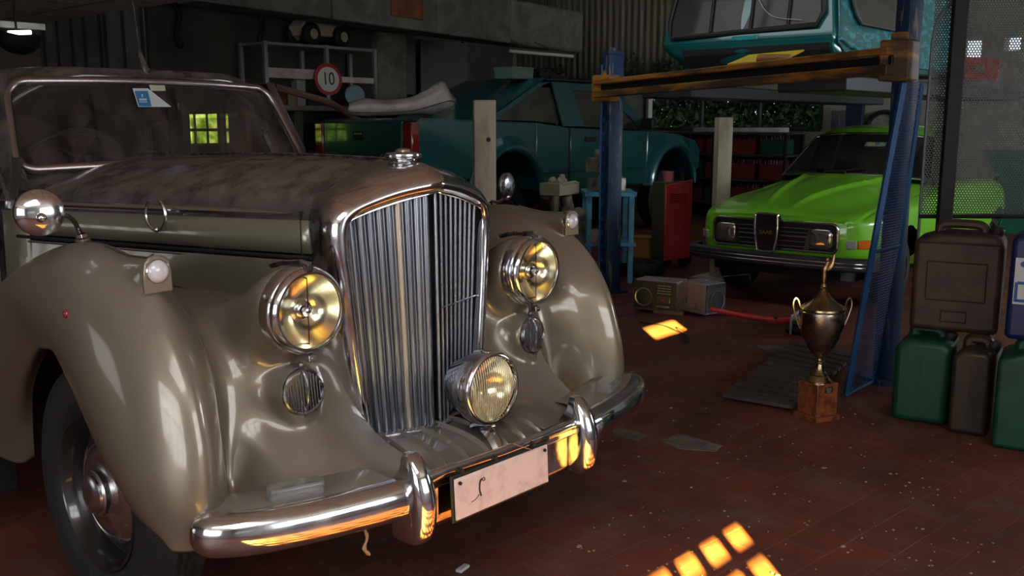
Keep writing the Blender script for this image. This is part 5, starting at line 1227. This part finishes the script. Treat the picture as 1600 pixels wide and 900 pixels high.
for k_ in range(4):
    for j_ in range(3): b.box((w*(.57+.11*j_)+.01,-.008,h*(.86-.085*k_)),(w*.09,.006,h*.022))
b.build('tuner_scale', mat('scale_silver',(.34,.31,.26),.4,.3), o, smooth=False)
b = MB(); b.box((w*.70,-.008,h*.40),(w*.30,.008,h*.22)); b.build('cassette_door', mat('deck_brown',(.07,.055,.045),.35), o, bevel=.003)
b = MB(); b.prism([(w*.66,h*.37),(w*.70,h*.37),(w*.68,h*.45)], -.014, -.012, 'y'); b.box((w*.71,-.0125,h*.375),(.012,.002,.006)); b.build('red_emblem', mat('emblem_red',(.5,.03,.02),.5), o, smooth=False)
for k_ in range(6):
    b = MB(); b.box((w*(.54+.055*k_),-.010,h*.17),(w*.04,.012,h*.06)); b.build('key', BOX, o, bevel=.001)
b = MB(); b.box((w+.001,.10,h*.42),(.004,.07,h*.46)); b.build('battery_door', mat('grey_door',(.24,.23,.21),.5), o, bevel=.002)
for k_,(fx) in enumerate((.62,.95)):
    b = MB(); q = BB1+(BB2-BB1)*fx; b.box((q[0]+.05,q[1]+.02,.011),(.11,.05,.022),rz=-1.2+.1*k_); tag(b.build('wood_block', mat('pine_block',(.35,.18,.09),.7), bevel=.002), ('small wood block under the middle of the cassette boombox','small wood block under the right end of the cassette boombox')[k_], 'block')
BB3, BB4 = on_z(1101,498), on_z(1131,493)
vv = (BB4-BB3); vv /= np.linalg.norm(vv); dd_ = on_z(1076,487)-on_z(1101,498)
o, w, h = boombox('grey boombox turned sideways with the red jack handle resting against it', BB3, BB3+vv*.20, .24, .215, None)
b = MB(); b.lathe([(.070,.0),(.075,.006),(.073,.010),(.066,.006)], (w*.55,-.004,h*.42), (0,-1,0), 32); b.build('speaker_ring', mat('ring_silver',(.30,.29,.27),.4,.6), o)
b = MB(); b.lathe([(.066,.0),(0,.004)], (w*.55,-.006,h*.42), (0,-1,0), 32); b.build('speaker_cone', BLACK, o)
b = MB(); b.box((w*.5,-.006,h*.90),(w*.9,.006,h*.10)); b.build('tuner_scale', BLACK, o, smooth=False)
b = MB(); b.box((-.001,.13,h*.40),(.004,.07,h*.42)); b.build('battery_door', mat('grey_door',(.24,.23,.21),.5), o, bevel=.002)
b = MB(); b.tube(cat([(w*.3,.1,h),(w*.9,.05,h+.03),(w*2.0,-.02,h+.04),(w*2.05,-.03,h+.03),(w*1.7,-.1,h+.01)], 24), .0022, 6); b.build('whip_antenna', CHROMED, o)
# ------------------------------------------------------------------ trolley jack
JK = empty('trolley_jack', 'grey trolley jack with long red handle lying on the floor between radios and trophy', 'jack', (4.0,.35,0))
RED = mat('jack_red', (.50,.03,.035), .35, 0, .6)
hp = [at(1110,483,6.30), at(1160,493,6.35), at(1210,500,6.30), at(1245,500,6.2)]
b = MB(); b.tube(cat(hp,20), np.linspace(.016,.024,20), 10); to(b.build('handle', RED, JK), JK)
b = MB(); b.cyl(hp[2]+[0,0,.02]-_H*.02, hp[2]+[0,0,.02]-_H*.04, .010, 10); to(b.build('handle_bolt', CHROMED, JK), JK)
q = on_z(1250,522); b = MB()
for s in (-1,1): b.box(q+np.array([.10,.0+.09*s-.02,.065]),(.34,.012,.13),rz=.2)
b.box(q+np.array([.06,-.02,.10]),(.20,.17,.02),rz=.2); to(b.build('frame', mat('jack_grey',(.22,.25,.27),.5,.3), JK, bevel=.004), JK)
b = MB(); b.cyl(q+np.array([-.02,.08,.03]), q+np.array([-.02,-.14,.03]), .03, 16); to(b.build('axle_roller', BLACK, JK), JK)
b = MB(); b.tube([at(1252,500,6.25), at(1257,478,6.25)], .008, 8); to(b.build('release_lever', RED, JK), JK)
# ------------------------------------------------------------------ red heater cart, bucket, tyre, orange crate
RC = empty('cabinet_cart', 'red and olive metal charger cabinet on wheels standing left of the green car', 'cabinet', (6.30,2.60,0))
RCM = mat('faded_red_enamel', (.50,.035,.045), .42, 0, .4); OL = mat('olive_panel', (.055,.055,.035), .6)
c = on_y(1050,360,2.45); xa, xb = on_y(1037,400,2.45)[0], on_y(1079,400,2.45)[0]
pA = on_z(1038,408,.08); pB = on_z(1079,403,.08); pC = on_z(1023,398,.08)
vx = pB-pA; wv = np.linalg.norm(vx); rzv = math.atan2(vx[1], vx[0]); hgt = .80
b = MB(); b.prism([(0,.08),(wv,.08),(wv,hgt+.02),(0,hgt-.02)], 0, .02, 'y'); b.xf(Matrix.Translation((pA[0],pA[1],0)) @ Matrix.Rotation(rzv,4,'Z')); fp = to(b.build('front_panel', RCM, RC, bevel=.006), RC)
b = MB(); b.box((wv/2,.10,(hgt+.08)/2),(wv*.98,.16,hgt-.08)); b.xf(Matrix.Translation((pA[0],pA[1],0)) @ Matrix.Rotation(rzv,4,'Z')); to(b.build('casing', OL, RC, bevel=.006), RC)
b = MB()
for k_ in range(5): b.box((wv*.45,-.003,hgt*.80+.018*k_-.02),(wv*.6,.004,.007))
b.xf(Matrix.Translation((pA[0],pA[1],0)) @ Matrix.Rotation(rzv,4,'Z')); to(b.build('louvres', mat('dark_red',(.12,.01,.012),.5), RC, smooth=False), RC)
for xx in (.05,wv-.03):
    b = MB(); b.lathe([(0,-.03),(.07,-.03),(.08,-.015),(.08,.015),(.07,.03),(0,.03)], (0,0,0), (0,1,0), 24); b.xf(Matrix.Translation((pA[0],pA[1],.08)) @ Matrix.Rotation(rzv,4,'Z') @ Matrix.Translation((xx,.05,0))); to(b.build('castor', RUBBER, RC), RC)
q = Matrix.Rotation(rzv,3,'Z') @ Vector((wv*.42,.12,0)); b = MB(); b.lathe([(0,0),(.045,0),(.055,.095),(.050,.095),(.042,.006),(0,.006)], (pA[0]+q[0],pA[1]+q[1],hgt-.01+.01), (0,0,1), 24); tag(b.build('plastic_cup', mat('salmon_plastic',(.45,.13,.13),.5)), 'salmon pink plastic beaker standing on the red cabinet', 'beaker')
c = on_z(1007,392,.0); b = MB(); c = at(1006,392,9.6)
CR = mat('ochre_crate', (.30,.13,.02), .6)
b.box((c[0],c[1],.10),(.16,.24,.20)); b.box((c[0],c[1],.21),(.18,.26,.02)); tag(b.build('storage_crate', CR, bevel=.006), 'small ochre yellow crate on the floor left of the red cabinet', 'crate')
c = on_z(1000,428); b = MB(); b.lathe([(.13,.03),(.15,.0),(.20,.0),(.22,.03),(.22,.08),(.20,.11),(.15,.11),(.13,.08),(.13,.03)], (c[0],c[1],0.002), (0,0,1), 32); tag(b.build('tyre', RUBBER), 'black tyre lying flat on the floor behind the radios', 'tyre')
# ------------------------------------------------------------------ blue parts trolley with engine parts
BT = empty('parts_trolley', 'light blue steel trolley loaded with engine parts behind the left lift column', 'trolley', (5.07,2.60,0))
LB = mat('light_blue_paint', (.09,.34,.50), .5, noise=((.03,.10,.15), 8, .5, .7))
q0 = at(918,300,8.0); q1 = at(990,300,8.0); zt = float(q0[2])-.02; v = (q1-q0)[:2]; wt = float(np.linalg.norm(v)); rzt = math.atan2(v[1], v[0])
def TL(b): return b.xf(Matrix.Translation((q0[0],q0[1],0)) @ Matrix.Rotation(rzt,4,'Z'))
for nm, parts in (('leg',[((.015,0),)]),):
    for xx in (.015,wt-.015):
        for yy in (0,.45):
            b = MB(); b.box((xx,yy,zt/2),(.045,.045,zt)); TL(b); to(b.build('leg', LB, BT, bevel=.004), BT)
for z in (zt,zt-.42):
    b = MB(); b.box((wt/2,.225,z),(wt+.05,.5,.035)); TL(b); to(b.build('shelf', LB, BT, bevel=.004), BT)
AL = mat('cast_aluminium', (.30,.30,.28), .45, .6, noise=((.10,.09,.08), 14, .45, .65)); OI = mat('oily_iron', (.03,.028,.025), .5, .5)
HEAP = mat('grimy_castings', (.16,.14,.10), .6, .3, noise=((.05,.04,.03), 10, .4, .65))
b = MB()
b.box((wt*.35,.02,zt-.42+.075),(wt*.55,.10,.11)); 
for k_ in range(3): b.cyl((wt*(.18+.17*k_),-.035,zt-.35),(wt*(.18+.17*k_),-.03,zt-.35), .028, 16)
TL(b); cy = b.build('cylinder_head', AL, bevel=.008); tag(cy, 'pale cast cylinder head on the lower shelf of the blue trolley', 'engine part')
def lump(name, lab, c, s, m, seed):
    rr = random.Random(seed); b = MB(); b.box(c, s, rz=rr.uniform(-.4,.4))
    for k_ in range(4):
        q = np.array(c)+[rr.uniform(-.4,.4)*s[0], rr.uniform(-.45,.3)*s[1], s[2]*.35]; b.cyl(q, q+[rr.uniform(-.05,.05),rr.uniform(-.05,.05),s[2]*rr.uniform(.3,.7)], s[0]*rr.uniform(.08,.16), 12)
    b.tube(cat([np.array(c)+[-s[0]*.5,-s[1]*.3,0], np.array(c)+[-s[0]*.2,-s[1]*.6,s[2]*.5], np.array(c)+[s[0]*.3,-s[1]*.5,s[2]*.55], np.array(c)+[s[0]*.5,-s[1]*.2,s[2]*.1]], 14), s[2]*.10, 8)
    return tag(b.build(name, m, bevel=.01), lab, 'engine part')
def Tp(x, y, z): p_ = Matrix.Translation((q0[0],q0[1],0)) @ Matrix.Rotation(rzt,4,'Z') @ Vector((x,y,z)); return (p_[0],p_[1],p_[2])
lump('intake_manifold', 'silver intake manifold on top of the blue trolley', Tp(wt*.45,.15,zt+.075), (.26,.2,.11), AL, 1)
lump('gearbox_casing', 'grimy gearbox casing on top of the intake manifold pile', Tp(wt*.35,.2,zt+.24), (.30,.2,.12), HEAP, 2)
EB = [at(872,300,8.0), at(856,290,9.1), at(925,268,8.9)]
lump('engine_block', 'rusty grey engine block on the floor left of the blue trolley', (EB[0][0],EB[0][1],.30), (.34,.32,.52), HEAP, 3)
lump('engine_block', 'dark oily engine behind the left wing mirror under the pickup door', (EB[1][0],EB[1][1],.26), (.36,.34,.5), OI, 4)
lump('exhaust_manifold', 'pale exhaust manifold topping the rusty engine block', (EB[0][0]+.02,EB[0][1],.80), (.30,.2,.10), mat('pale_casting',(.26,.23,.16),.6,.3), 5)
# ------------------------------------------------------------------ shelf with toy car, speed sign, bench
GS = mat('galvanised_steel', (.30,.31,.30), .4, .6)
SH = empty('steel_shelf', 'galvanised open shelving unit on the workbench by the dark wall', 'shelf', (4.6,6.1,1.5))
xa, xb, ya2, yb2 = 3.86, 5.28, 5.95, 6.38; zt2 = 2.13
for x in (xa, 4.62, xb):
    for y in (ya2, yb2):
        b = MB(); b.prism([(x-.02,y-.02),(x+.02,y-.02),(x+.02,y-.014),(x-.014,y-.014),(x-.014,y+.02),(x-.02,y+.02)], 1.52, zt2+.02); to(b.build('upright', GS, SH, smooth=False), SH)
b = MB(); b.box(((xa+xb)/2,(ya2+yb2)/2,zt2),(xb-xa,yb2-ya2,.03)); to(b.build('shelf_board', GS, SH, bevel=.003), SH)
for x0_, x1_, z, hh in ((xa,4.62,1.84,.10),(4.62,xb,1.80,.06)):
    b = MB(); b.box(((x0_+x1_)/2,ya2,z),(x1_-x0_,.012,hh)); to(b.build('side_brace', WP, SH, smooth=False), SH)
TB = empty('workbench', 'long workbench by the dark wall cluttered with parts behind the windscreen', 'workbench', (4.6,6.2,0))
b = MB(); b.box((4.75,6.15,1.49),(3.1,.72,.05)); to(b.build('bench_top', mat('bench_grey',(.17,.16,.13),.6), TB, bevel=.004), TB)
for x in (3.3,4.2,5.2,6.2):
    b = MB(); b.box((x,5.9,.73),(.06,.06,1.46)); to(b.build('leg', mat('bench_leg',(.07,.07,.06),.6), TB), TB)
b = MB(); b.box((4.75,6.3,1.0),(3.0,.4,.03)); to(b.build('lower_shelf', mat('bench_leg',(.07,.07,.06),.6), TB), TB)
# ride-on toy jeep
TJ = empty('toy_jeep', 'cream and black pedal jeep standing on top of the steel shelf', 'toy car', (4.72,6.22,zt2+.016))
YEL = mat('toy_cream', (.40,.36,.24), .5); 
Mj = Matrix.Rotation(.15,4,'Z')
b = MB(); b.prism([(-.30,.10),(-.33,.20),(-.26,.27),(-.10,.285),(-.05,.25),(.05,.25),(.06,.29),(.30,.27),(.31,.12)], -.10, .10, 'y'); b.xf(Mj); b.build('body', YEL, TJ, bevel=.012)
b = MB(); b.box((.12,0,.285),(.34,.19,.02)); b.box((-.17,0,.30),(.02,.2,.02)); b.box((.05,0,.085),(.5,.1,.05)); b.xf(Mj); b.build('chassis', BLACK, TJ, bevel=.004)
for x in (-.22,.24):
    for y in (-.12,.12):
        b = MB(); b.lathe([(0,-.045),(.06,-.045),(.10,-.045),(.118,-.028),(.118,.028),(.10,.045),(.06,.045),(0,.045)], (x,y,.118), (0,1,0), 28); b.xf(Mj); w_ = b.build('wheel', RUBBER, TJ)
        b = MB(); b.lathe([(.055,.046),(.045,.05),(0,.048)], (x,y,.118), (0,-1,0), 20); b.xf(Mj); b.build('hub', YEL, TJ)
# speed sign 10
c = on_y(513,124,5.86); SG = empty('speed_sign', 'round red and white speed limit 10 sign leaning on the shelf', 'sign', (float(c[0]),float(c[1]),1.52))
rS = .165; zc_ = c[2]-1.52
nS = Vector((-.12,-.98,.08)).normalized(); up = Vector((0,0,1)); xS = up.cross(nS).normalized(); yS = nS.cross(xS)
MS = Matrix((( xS[0],yS[0],nS[0],0),(xS[1],yS[1],nS[1],0),(xS[2],yS[2],nS[2],zc_),(0,0,0,1)))
b = MB(); b.lathe([(0,-.004),(rS,-.004),(rS,.002),(0,.002)], (0,0,0), (0,0,1), 48); b.xf(MS); b.build('disc', mat('sign_red',(.32,.012,.015),.45), SG)
b = MB(); b.lathe([(rS*.78,.003),(0,.003)], (0,0,0), (0,0,1), 48); b.xf(MS); b.build('white_field', mat('sign_white',(.50,.48,.42),.5), SG)
text_mesh('numerals', '10', .19, MS @ Matrix.Translation((0,0,.005)), BLACK, SG, sx=.8)
b = MB(); b.cyl((0,.03,0),(0,.02,zc_), .010, 8); b.build('stay', GS, SG)
# brown plank, fan, clutter on bench
b = MB(); P = cat([on_y(430,136,5.75), on_y(480,150,5.70), on_y(520,163,5.68), on_y(562,190,5.55)], 16); b.tube(P, .035, 8); tag(b.build('bent_beam', mat('pinkish_timber',(.16,.085,.06),.6)), 'bent reddish brown beam sticking out from the bench behind the windscreen', 'beam')
c = on_y(553,140,6.1); b = MB(); b.lathe([(.11,0),(.115,.02),(.11,.04),(.0,.045)], (c[0],c[1],1.52+.12), (-.4,-.9,.15), 32); b.cyl((c[0],c[1]+.03,1.515),(c[0],c[1],1.55), .05, 16); tag(b.build('desk_fan', mat('fan_teal',(.16,.26,.26),.4,.2)), 'small round pale blue desk fan at the right end of the shelf', 'fan')
clut = [(430,150,.16,.14,.12,(.12,.03,.02),'red brown parts box on the bench nearest the windscreen','parts_box'),(452,146,.10,.10,.16,(.25,.2,.12),'tan carton on the bench under the shelf','carton'),(466,132,.11,.1,.26,(.30,.28,.24),'tall white canister on the bench under the shelf','canister'),(490,148,.22,.12,.14,(.03,.03,.035),'black battery on the bench beside the speed sign','battery'),(590,155,.20,.14,.06,(.08,.05,.03),'flat brown carton on the bench left of the white panel','carton')]
for px, py, w_, d_, h_, col_, lab_, nm_ in clut:
    c = on_y(px, py, 6.05); b = MB(); b.box((c[0],6.05,1.517+h_/2),(w_,d_,h_)); b.box((c[0],6.05,1.517+h_+.006),(w_*.6,d_*.6,.012)); tag(b.build(nm_, mat('clutter_%d'%px,col_,.6), bevel=.008), lab_, nm_.replace('_',' '))
b = MB(); b.box((6.0,6.5,1.95),(.44,.06,.9)); b.box((5.75,6.48,1.95),(.03,.1,.9)); tag(b.build('pin_board', mat('pale_board',(.26,.24,.18),.7,noise=((.1,.09,.07),3,.45,.7)), smooth=False), 'pale board hanging on the dark wall right of the shelf', 'board')

# mezzanine panels and stair far behind
MZ = empty('steel_stair', 'dark steel stair and panelled landing far behind the pickup', 'stair', (8.3,8.4,0))
DG = mat('dim_grey_steel', (.11,.115,.10), .5, .3)
for xa_, xb_, z0_, z1_ in ((7.1,7.9,1.75,2.6),(8.05,9.0,1.7,2.55)):
    b = MB(); b.box(((xa_+xb_)/2,8.2,(z0_+z1_)/2),(xb_-xa_,.05,z1_-z0_)); to(b.build('landing_panel', DG, MZ, bevel=.004), MZ)
b = MB(); b.box((8.0,8.5,1.68),(2.4,.7,.06)); to(b.build('landing_floor', DG, MZ), MZ)
for x in (7.0,8.0,9.1):
    b = MB(); b.box((x,8.3,1.3),(.07,.07,2.6)); to(b.build('stanchion', DG, MZ), MZ)
for y in (8.15,8.75):
    b = MB(); b.tube([(6.4,y,.05),(8.0,y,1.7)], .04, 6); to(b.build('stringer', DG, MZ), MZ)
for k_ in range(8):
    b = MB(); f = (k_+.5)/8; b.box((6.4+1.6*f,8.45,.05+1.65*f),(.24,.6,.03)); to(b.build('tread', DG, MZ), MZ)
# ------------------------------------------------------------------ duct, tube lamp, hanging things
# duct
DT = empty('air_duct', 'long grey insulated air duct hanging across the top left of the hall', 'duct', (6.0,5.9,2.3))
DM = mat('dusty_insulation', (.145,.135,.105), .85, noise=((.09,.083,.065), 5, .4, .6))
zd0, zd1 = 2.33, 2.86
edges = [2.9,4.4,5.85,7.1,8.55]
for i in range(4):
    x0_, x1_ = edges[i]+.006, edges[i+1]-.006; zA = 2.38-.028*(x0_-2.9); 
    b = MB(); b.box(((x0_+x1_)/2,5.72,(zd0+zd1)/2-.028*((x0_+x1_)/2-5.8)),(x1_-x0_,.36,zd1-zd0),rot=(0,.028,0)); to(b.build('duct_section', DM, DT, bevel=.05 if i == 3 else .015, seg=3), DT)
for x in (3.6,6.4,8.0):
    b = MB(); b.cyl((x,5.72,2.75),(x,5.72,3.72), .012, 8); to(b.build('hanger_rod', BLACK, DT), DT)
c = on_y(636,14,5.53); b = MB(); b.box((c[0],5.525,c[2]+.02),(.46,.02,.22),rot=(0,.03,0)); b.box((c[0],5.51,c[2]+.13),(.3,.03,.03)); tag(b.build('orange_sign', mat('rusty_orange_board',(.22,.075,.02),.6,noise=((.08,.03,.015),5,.4,.65)), smooth=False, bevel=.003), 'rusty orange board fixed on the side of the grey duct', 'board')
a1, a2 = on_y(797,80,5.3), on_y(895,88,5.3)
TLp = empty('tube_lamp', 'unlit white fluorescent tube lamp hanging below the duct end', 'lamp', tuple(((a1+a2)/2).tolist()))
b = MB(); b.cyl(a1, a2, .018, 12); to(b.build('tube', mat('tube_white',(.55,.53,.46),.3), TLp), TLp)
b = MB(); b.box((a1+a2)/2+[0,.03,.03],(float(np.linalg.norm(a2-a1)),.05,.03)); to(b.build('batten', mat('batten_dark',(.05,.05,.045),.5), TLp), TLp)
b = MB(); 
b.tube([(a1+a2)/2+[-.3,.03,.04], np.array([((a1+a2)/2)[0]-.3,5.58,2.36])], .006, 6); b.tube([(a1+a2)/2+[.3,.03,.04], np.array([((a1+a2)/2)[0]+.1,5.58,2.36])], .006, 6); to(b.build('bracket', mat('batten_dark',(.05,.05,.045),.5), TLp), TLp)
# pendant lamp at the top left
c = at(27,66,8.0); PL = empty('pendant_lamp', 'dark dome pendant lamp with bright tube under the tiled ceiling', 'lamp', tuple(c.tolist()))
b = MB(); b.lathe([(.17,.08),(.165,.0),(.13,-.05),(.07,-.085),(0,-.095)], (0,0,0), (.1,-.25,1), 32); b.build('bowl', BLACK, PL)
b = MB(); ex = np.array([_R[0],_R[1],0]); b.tube([-ex*.09+[0,-.06,.07], ex*.09+[0,-.06,.075]], .018, 10); b.build('bulb', mat('bulb_glow',(1,1,1),.5,emit=(.85,1,.98),emit_s=3.0), PL)
b = MB(); b.cyl((0,0,.05),(0,0,2.44-c[2]), .01, 8); b.build('stem', BLACK, PL)
b = MB(); b.box((0,.1,.14),(.5,.12,.05)); b.build('batten', mat('tube_white',(.55,.53,.46),.3), PL)
for k_, (px, dx) in enumerate(((275,0),(405,.1))):
    c = on_y(px, 40, 6.45); b = MB(); b.tube(cat([(c[0],6.45,2.48),(c[0]+.03,6.42,2.35),(c[0]-.02,6.42,2.22),(c[0]+.03,6.45,2.08+.05*k_)], 14), .022, 8); b.sphere((c[0]+.03,6.45,2.10+.05*k_), .035); tag(b.build('hanging_bracket', BLACK, bevel=0), ('black iron bracket hanging on the dark wall near the office corner','black iron bracket hanging on the dark wall left of the shelf')[k_], 'bracket')
# ------------------------------------------------------------------ crates behind the green car
RK = empty('crate_rack', 'dark metal rack of red bottle crates behind the green car', 'rack', (10.2,3.9,0))
for y in (3.3,4.35,5.4):
    for x in (9.95,10.45):
        b = MB(); b.box((x,y,.6),(.04,.04,1.22)); to(b.build('upright', BLACK, RK), RK)
for z in (.25,.58,.91,1.2):
    b = MB(); b.box((10.2,4.35,z),(.5,2.15,.025)); to(b.build('shelf', mat('rack_dark',(.03,.03,.03),.6), RK), RK)
CM = [mat('crate_red',(.13,.012,.010),.55), mat('crate_green',(.008,.05,.025),.55)]
b = MB(); b.box((10.47,4.35,.62),(.02,2.15,1.2)); to(b.build('shade_backing', mat('rack_dark',(.03,.03,.03),.6), RK, smooth=False), RK)  # added dark sheet standing in for the shade behind the crates
k_ = 0; first = {}
nmz = ['bottom','second','third']; nmy = ['left end','left middle','centre','right middle','right end']
for zi, z in enumerate((.265,.595,.925)):
    for yi, y in enumerate((5.18,4.77,4.36,3.95,3.54)):
        ci = 1 if (zi*5+yi) % 4 == 2 else 0
        if ci not in first:
            b = MB(); 
            for sx_ in (-1,1): b.box((sx_*.14,0,.10),(.012,.34,.20)); b.box((0,sx_*.165,.10),(.28,.012,.20))
            b.box((0,0,.006),(.28,.33,.012))
            for i_ in range(3):
                for j_ in range(4): b.lathe([(0,.01),(.03,.012),(.03,.14),(.012,.20),(.012,.25),(0,.25)], (-.085+.085*i_,-.12+.08*j_,0), (0,0,1), 10)
            o = b.build('bottle_crate', CM[ci]); first[ci] = o
        else: o = first[ci].copy(); COL.objects.link(o)
        o.location = (10.2,y,z); tag(o, '%s crate of bottles on the %s shelf of the rack, %s' % (('red','green')[ci], nmz[zi], nmy[yi]), 'crate', 'bottle crates on the rack')
b = MB(); b.box((10.2,4.1,1.25),(.3,1.3,.06)); tag(b.build('white_plank', WP, smooth=False, bevel=.004), 'pale plank lying on top of the crate rack', 'plank')
# hoop on the wall
c = on_x(1380,200,10.95); b = MB(); b.tube([(10.968,c[1]+.23*math.cos(a),c[2]-.04+.25*math.sin(a)) for a in np.linspace(0,2*PI,40,endpoint=False)], .03, 10, closed=True); tag(b.build('rubber_hoop', RUBBER), 'thin black rubber hoop hanging on the white wall behind the green car', 'hoop')
c = on_x(1310,190,10.9); b = MB(); b.box((10.955,c[1],1.30),(.09,.22,.42)); b.box((10.90,c[1]+.03,1.36),(.03,.10,.14)); b.box((10.90,c[1]-.05,1.16),(.03,.06,.06)); tag(b.build('fuse_box', mat('grey_fuse_box',(.10,.11,.12),.5), bevel=.006), 'grey fuse box on the white wall above the green car roof', 'fuse box')
c = on_x(1335,195,10.7); b = MB(); b.box((10.7,c[1],.95),(.10,.22,1.9)); b.box((10.7,c[1],.01),(.3,.34,.02)); tag(b.build('steel_column', mat('navy_column',(.01,.02,.05),.5), bevel=.005), 'dark navy steel column by the white wall', 'column')
# red gas sign, seen through the perforated screen
c = on_x(1530,107,10.8); b = MB(); b.box((10.85,c[1],c[2]),(.04,.42,.26),rot=(.1,0,0)); rs = b.build('red_sign', mat('bright_red_board',(.75,.08,.05),.5,emit=None), smooth=False); tag(rs, 'bright red board by the window openings seen through the perforated screen', 'board')
b = MB(); b.box((10.82,c[1],c[2]),(.02,.09,.09)); b.build('white_mark', WP, rs, smooth=False)
# shrubs on the ledge and foliage outside window
LEAF = mat('leaf_green', (.035,.09,.018), .5); LEAF2 = mat('outdoor_leaf', (.018,.05,.007), .6)  # outdoor leaves are a darker green than the ledge weeds
def leaves(n_, fn, size, seed):
    rr = np.random.RandomState(seed); b = MB()
    for _ in range(n_):
        p = np.array(fn(rr)); a = rr.normal(size=3); a /= np.linalg.norm(a); c_ = np.cross(a, rr.normal(size=3)); c_ /= np.linalg.norm(c_); s = size*rr.uniform(.6,1.3)
        b.add([p-a*s, p+c_*s*.45, p+a*s, p-c_*s*.45], [(0,1,2,3)])
    return b
for k_, (px, hh, lab_) in enumerate(((865,.22,'leftmost weed on the high ledge, behind the pickup roof'),(990,.34,'leafy weed with tall stem right of the blue column top'),(1034,.20,'small weed on the ledge below the raised van'),(1065,.30,'bushy weed on the ledge at the corner of the raised van'))):
    c = on_x(px, 110, 10.86); 
    fo = leaves(60, lambda r, c=c, hh=hh: (10.86+r.normal()*.05, c[1]+r.normal()*.10, 2.06+abs(r.normal())*hh*.45+.03), .04, 10+k_)
    for q_ in range(4): fo.tube([(10.86,c[1],2.05),(10.86+.03*q_-.05,c[1]+.05*(q_-1.5),2.05+hh*.9)], .004, 5)
    tag(fo.build('ledge_weed', LEAF, smooth=False), lab_, 'plant', 'weeds on the ledge')
fo = leaves(15000, lambda r: (11.9+r.rand()*.7, 2.6+r.rand()*4.4, .9+r.rand()*1.3), .07, 3)
tag(fo.build('outdoor_foliage', LEAF2, smooth=False), 'green foliage outside the far window', 'foliage', None, 'stuff')
# ------------------------------------------------------------------ floor patches, cable, litter
CP = mat('cement_patch', (.17,.15,.13), .8, noise=((.09,.07,.06), 12, .4, .65))
for pts, lab_ in (([(1035,690),(1062,678),(1128,697),(1118,706),(1060,702)],'grey cement patch on the red floor right of the bumper end'),([(950,668),(985,672),(1012,681),(995,690),(962,680)],'grey cement patch on the red floor beside the bumper end'),([(1180,540),(1215,540),(1235,548),(1200,552)],'pale cement patch on the floor by the duckboard corner')):
    b = MB(); b.prism([tuple(on_z(x, y)[:2]) for x, y in pts][::-1], 0.0005, .003); tag(b.build('cement_patch', CP, smooth=False), lab_, 'floor patch')
b = MB(); P = cat([on_z(1000,503,.006), on_z(1035,508,.006), on_z(1055,516,.006), on_z(1072,524,.006), on_z(1072,533,.006)], 24); b.tube(P, .0045, 6); b.box(P[-1]+[0,0,.006],(.05,.03,.02),rz=.5)
tag(b.build('power_cable', BLACK), 'black power cable with plug crossing the sunlit spot on the floor', 'cable')
rr = np.random.RandomState(5); b = MB()
for _ in range(420):
    p = on_z(rr.uniform(330,1560), 540+360*rr.rand()**1.0, .003)
    if p[0] < 1.0 and p[1] > -.6: continue
    s = rr.uniform(.002,.007)*(2.0 if rr.rand() < .08 else 1); a = rr.uniform(0,PI); k3 = rr.randint(4,7)
    b.prism([(p[0]+s*rr.uniform(.5,1.2)*math.cos(a+2*PI*i/k3), p[1]+s*rr.uniform(.4,1.0)*math.sin(a+2*PI*i/k3)) for i in range(k3)], .0008, .0028)
tag(b.build('floor_litter', mat('leaf_crumbs',(.36,.25,.17),.8), smooth=False), 'crumbs of dry leaves and plaster scattered on the red floor', 'litter', None, 'stuff')
for px, py in ((723,888),):
    c = on_z(px, py, .006); b = MB(); b.box(c, (.05,.022,.010), rz=.2); tag(b.build('glass_fragment', FROST, bevel=.003), 'pale lozenge shaped fragment on the floor below the number plate', 'fragment')
for k_,(x,y,z,ln,lab_) in enumerate(((-.55,-.70,.385,.07,'left'),(-.34,-.80,.33,.04,'mid'))):
    pass
b = MB(); b.tube(cat([(-.47,-.745,.385),(-.465,-.75,.36),(-.475,-.75,.335),(-.46,-.752,.315)], 10), [.004,.003,.005,.004,.003,.004,.006,.004,.006,.003], 6); b.tube([(-.02,-.82,.495),(.03,-.845,.47)], .0012, 5); b.build('dry_leaf_debris', mat('dry_leaf',(.30,.18,.09),.8), CAR)
# ------------------------------------------------------------------ light
w = bpy.data.worlds.new('world'); SC.world = w; w.use_nodes = True; bg = w.node_tree.nodes['Background']
bg.inputs[0].default_value = (.80,.92,1,1); bg.inputs[1].default_value = 1.3
s = bpy.data.lights.new('sun', 'SUN'); s.energy = SUN_E; s.angle = .004; s.color = (1,.80,.13)
so_ = bpy.data.objects.new('sun', s); COL.objects.link(so_)
d = Vector((SUN_AZ[0], SUN_AZ[1], -TAN)).normalized(); so_.rotation_euler = d.to_track_quat('-Z','Y').to_euler(); so_.location = (-8,-10,5)
def area(name, loc, target, sx, sy, e, col):
    a = bpy.data.lights.new(name, 'AREA'); a.shape = 'RECTANGLE'; a.size = sx; a.size_y = sy; a.energy = e; a.color = col
    o = bpy.data.objects.new(name, a); COL.objects.link(o); o.location = loc; dd = Vector(target)-Vector(loc); o.rotation_euler = dd.to_track_quat('-Z','Y').to_euler(); return o
for a in AREAS: area(*a)
SC.view_settings.view_transform = 'Standard'; SC.view_settings.look = 'None'; SC.view_settings.gamma = 1; SC.view_settings.use_curve_mapping = False
SC.view_settings.exposure = EXPO
SC.cycles.use_denoising = True
SC.cycles.max_bounces = 8; SC.cycles.transparent_max_bounces = 16; SC.cycles.sample_clamp_indirect = 6
SC.cycles.caustics_reflective = False; SC.cycles.caustics_refractive = False
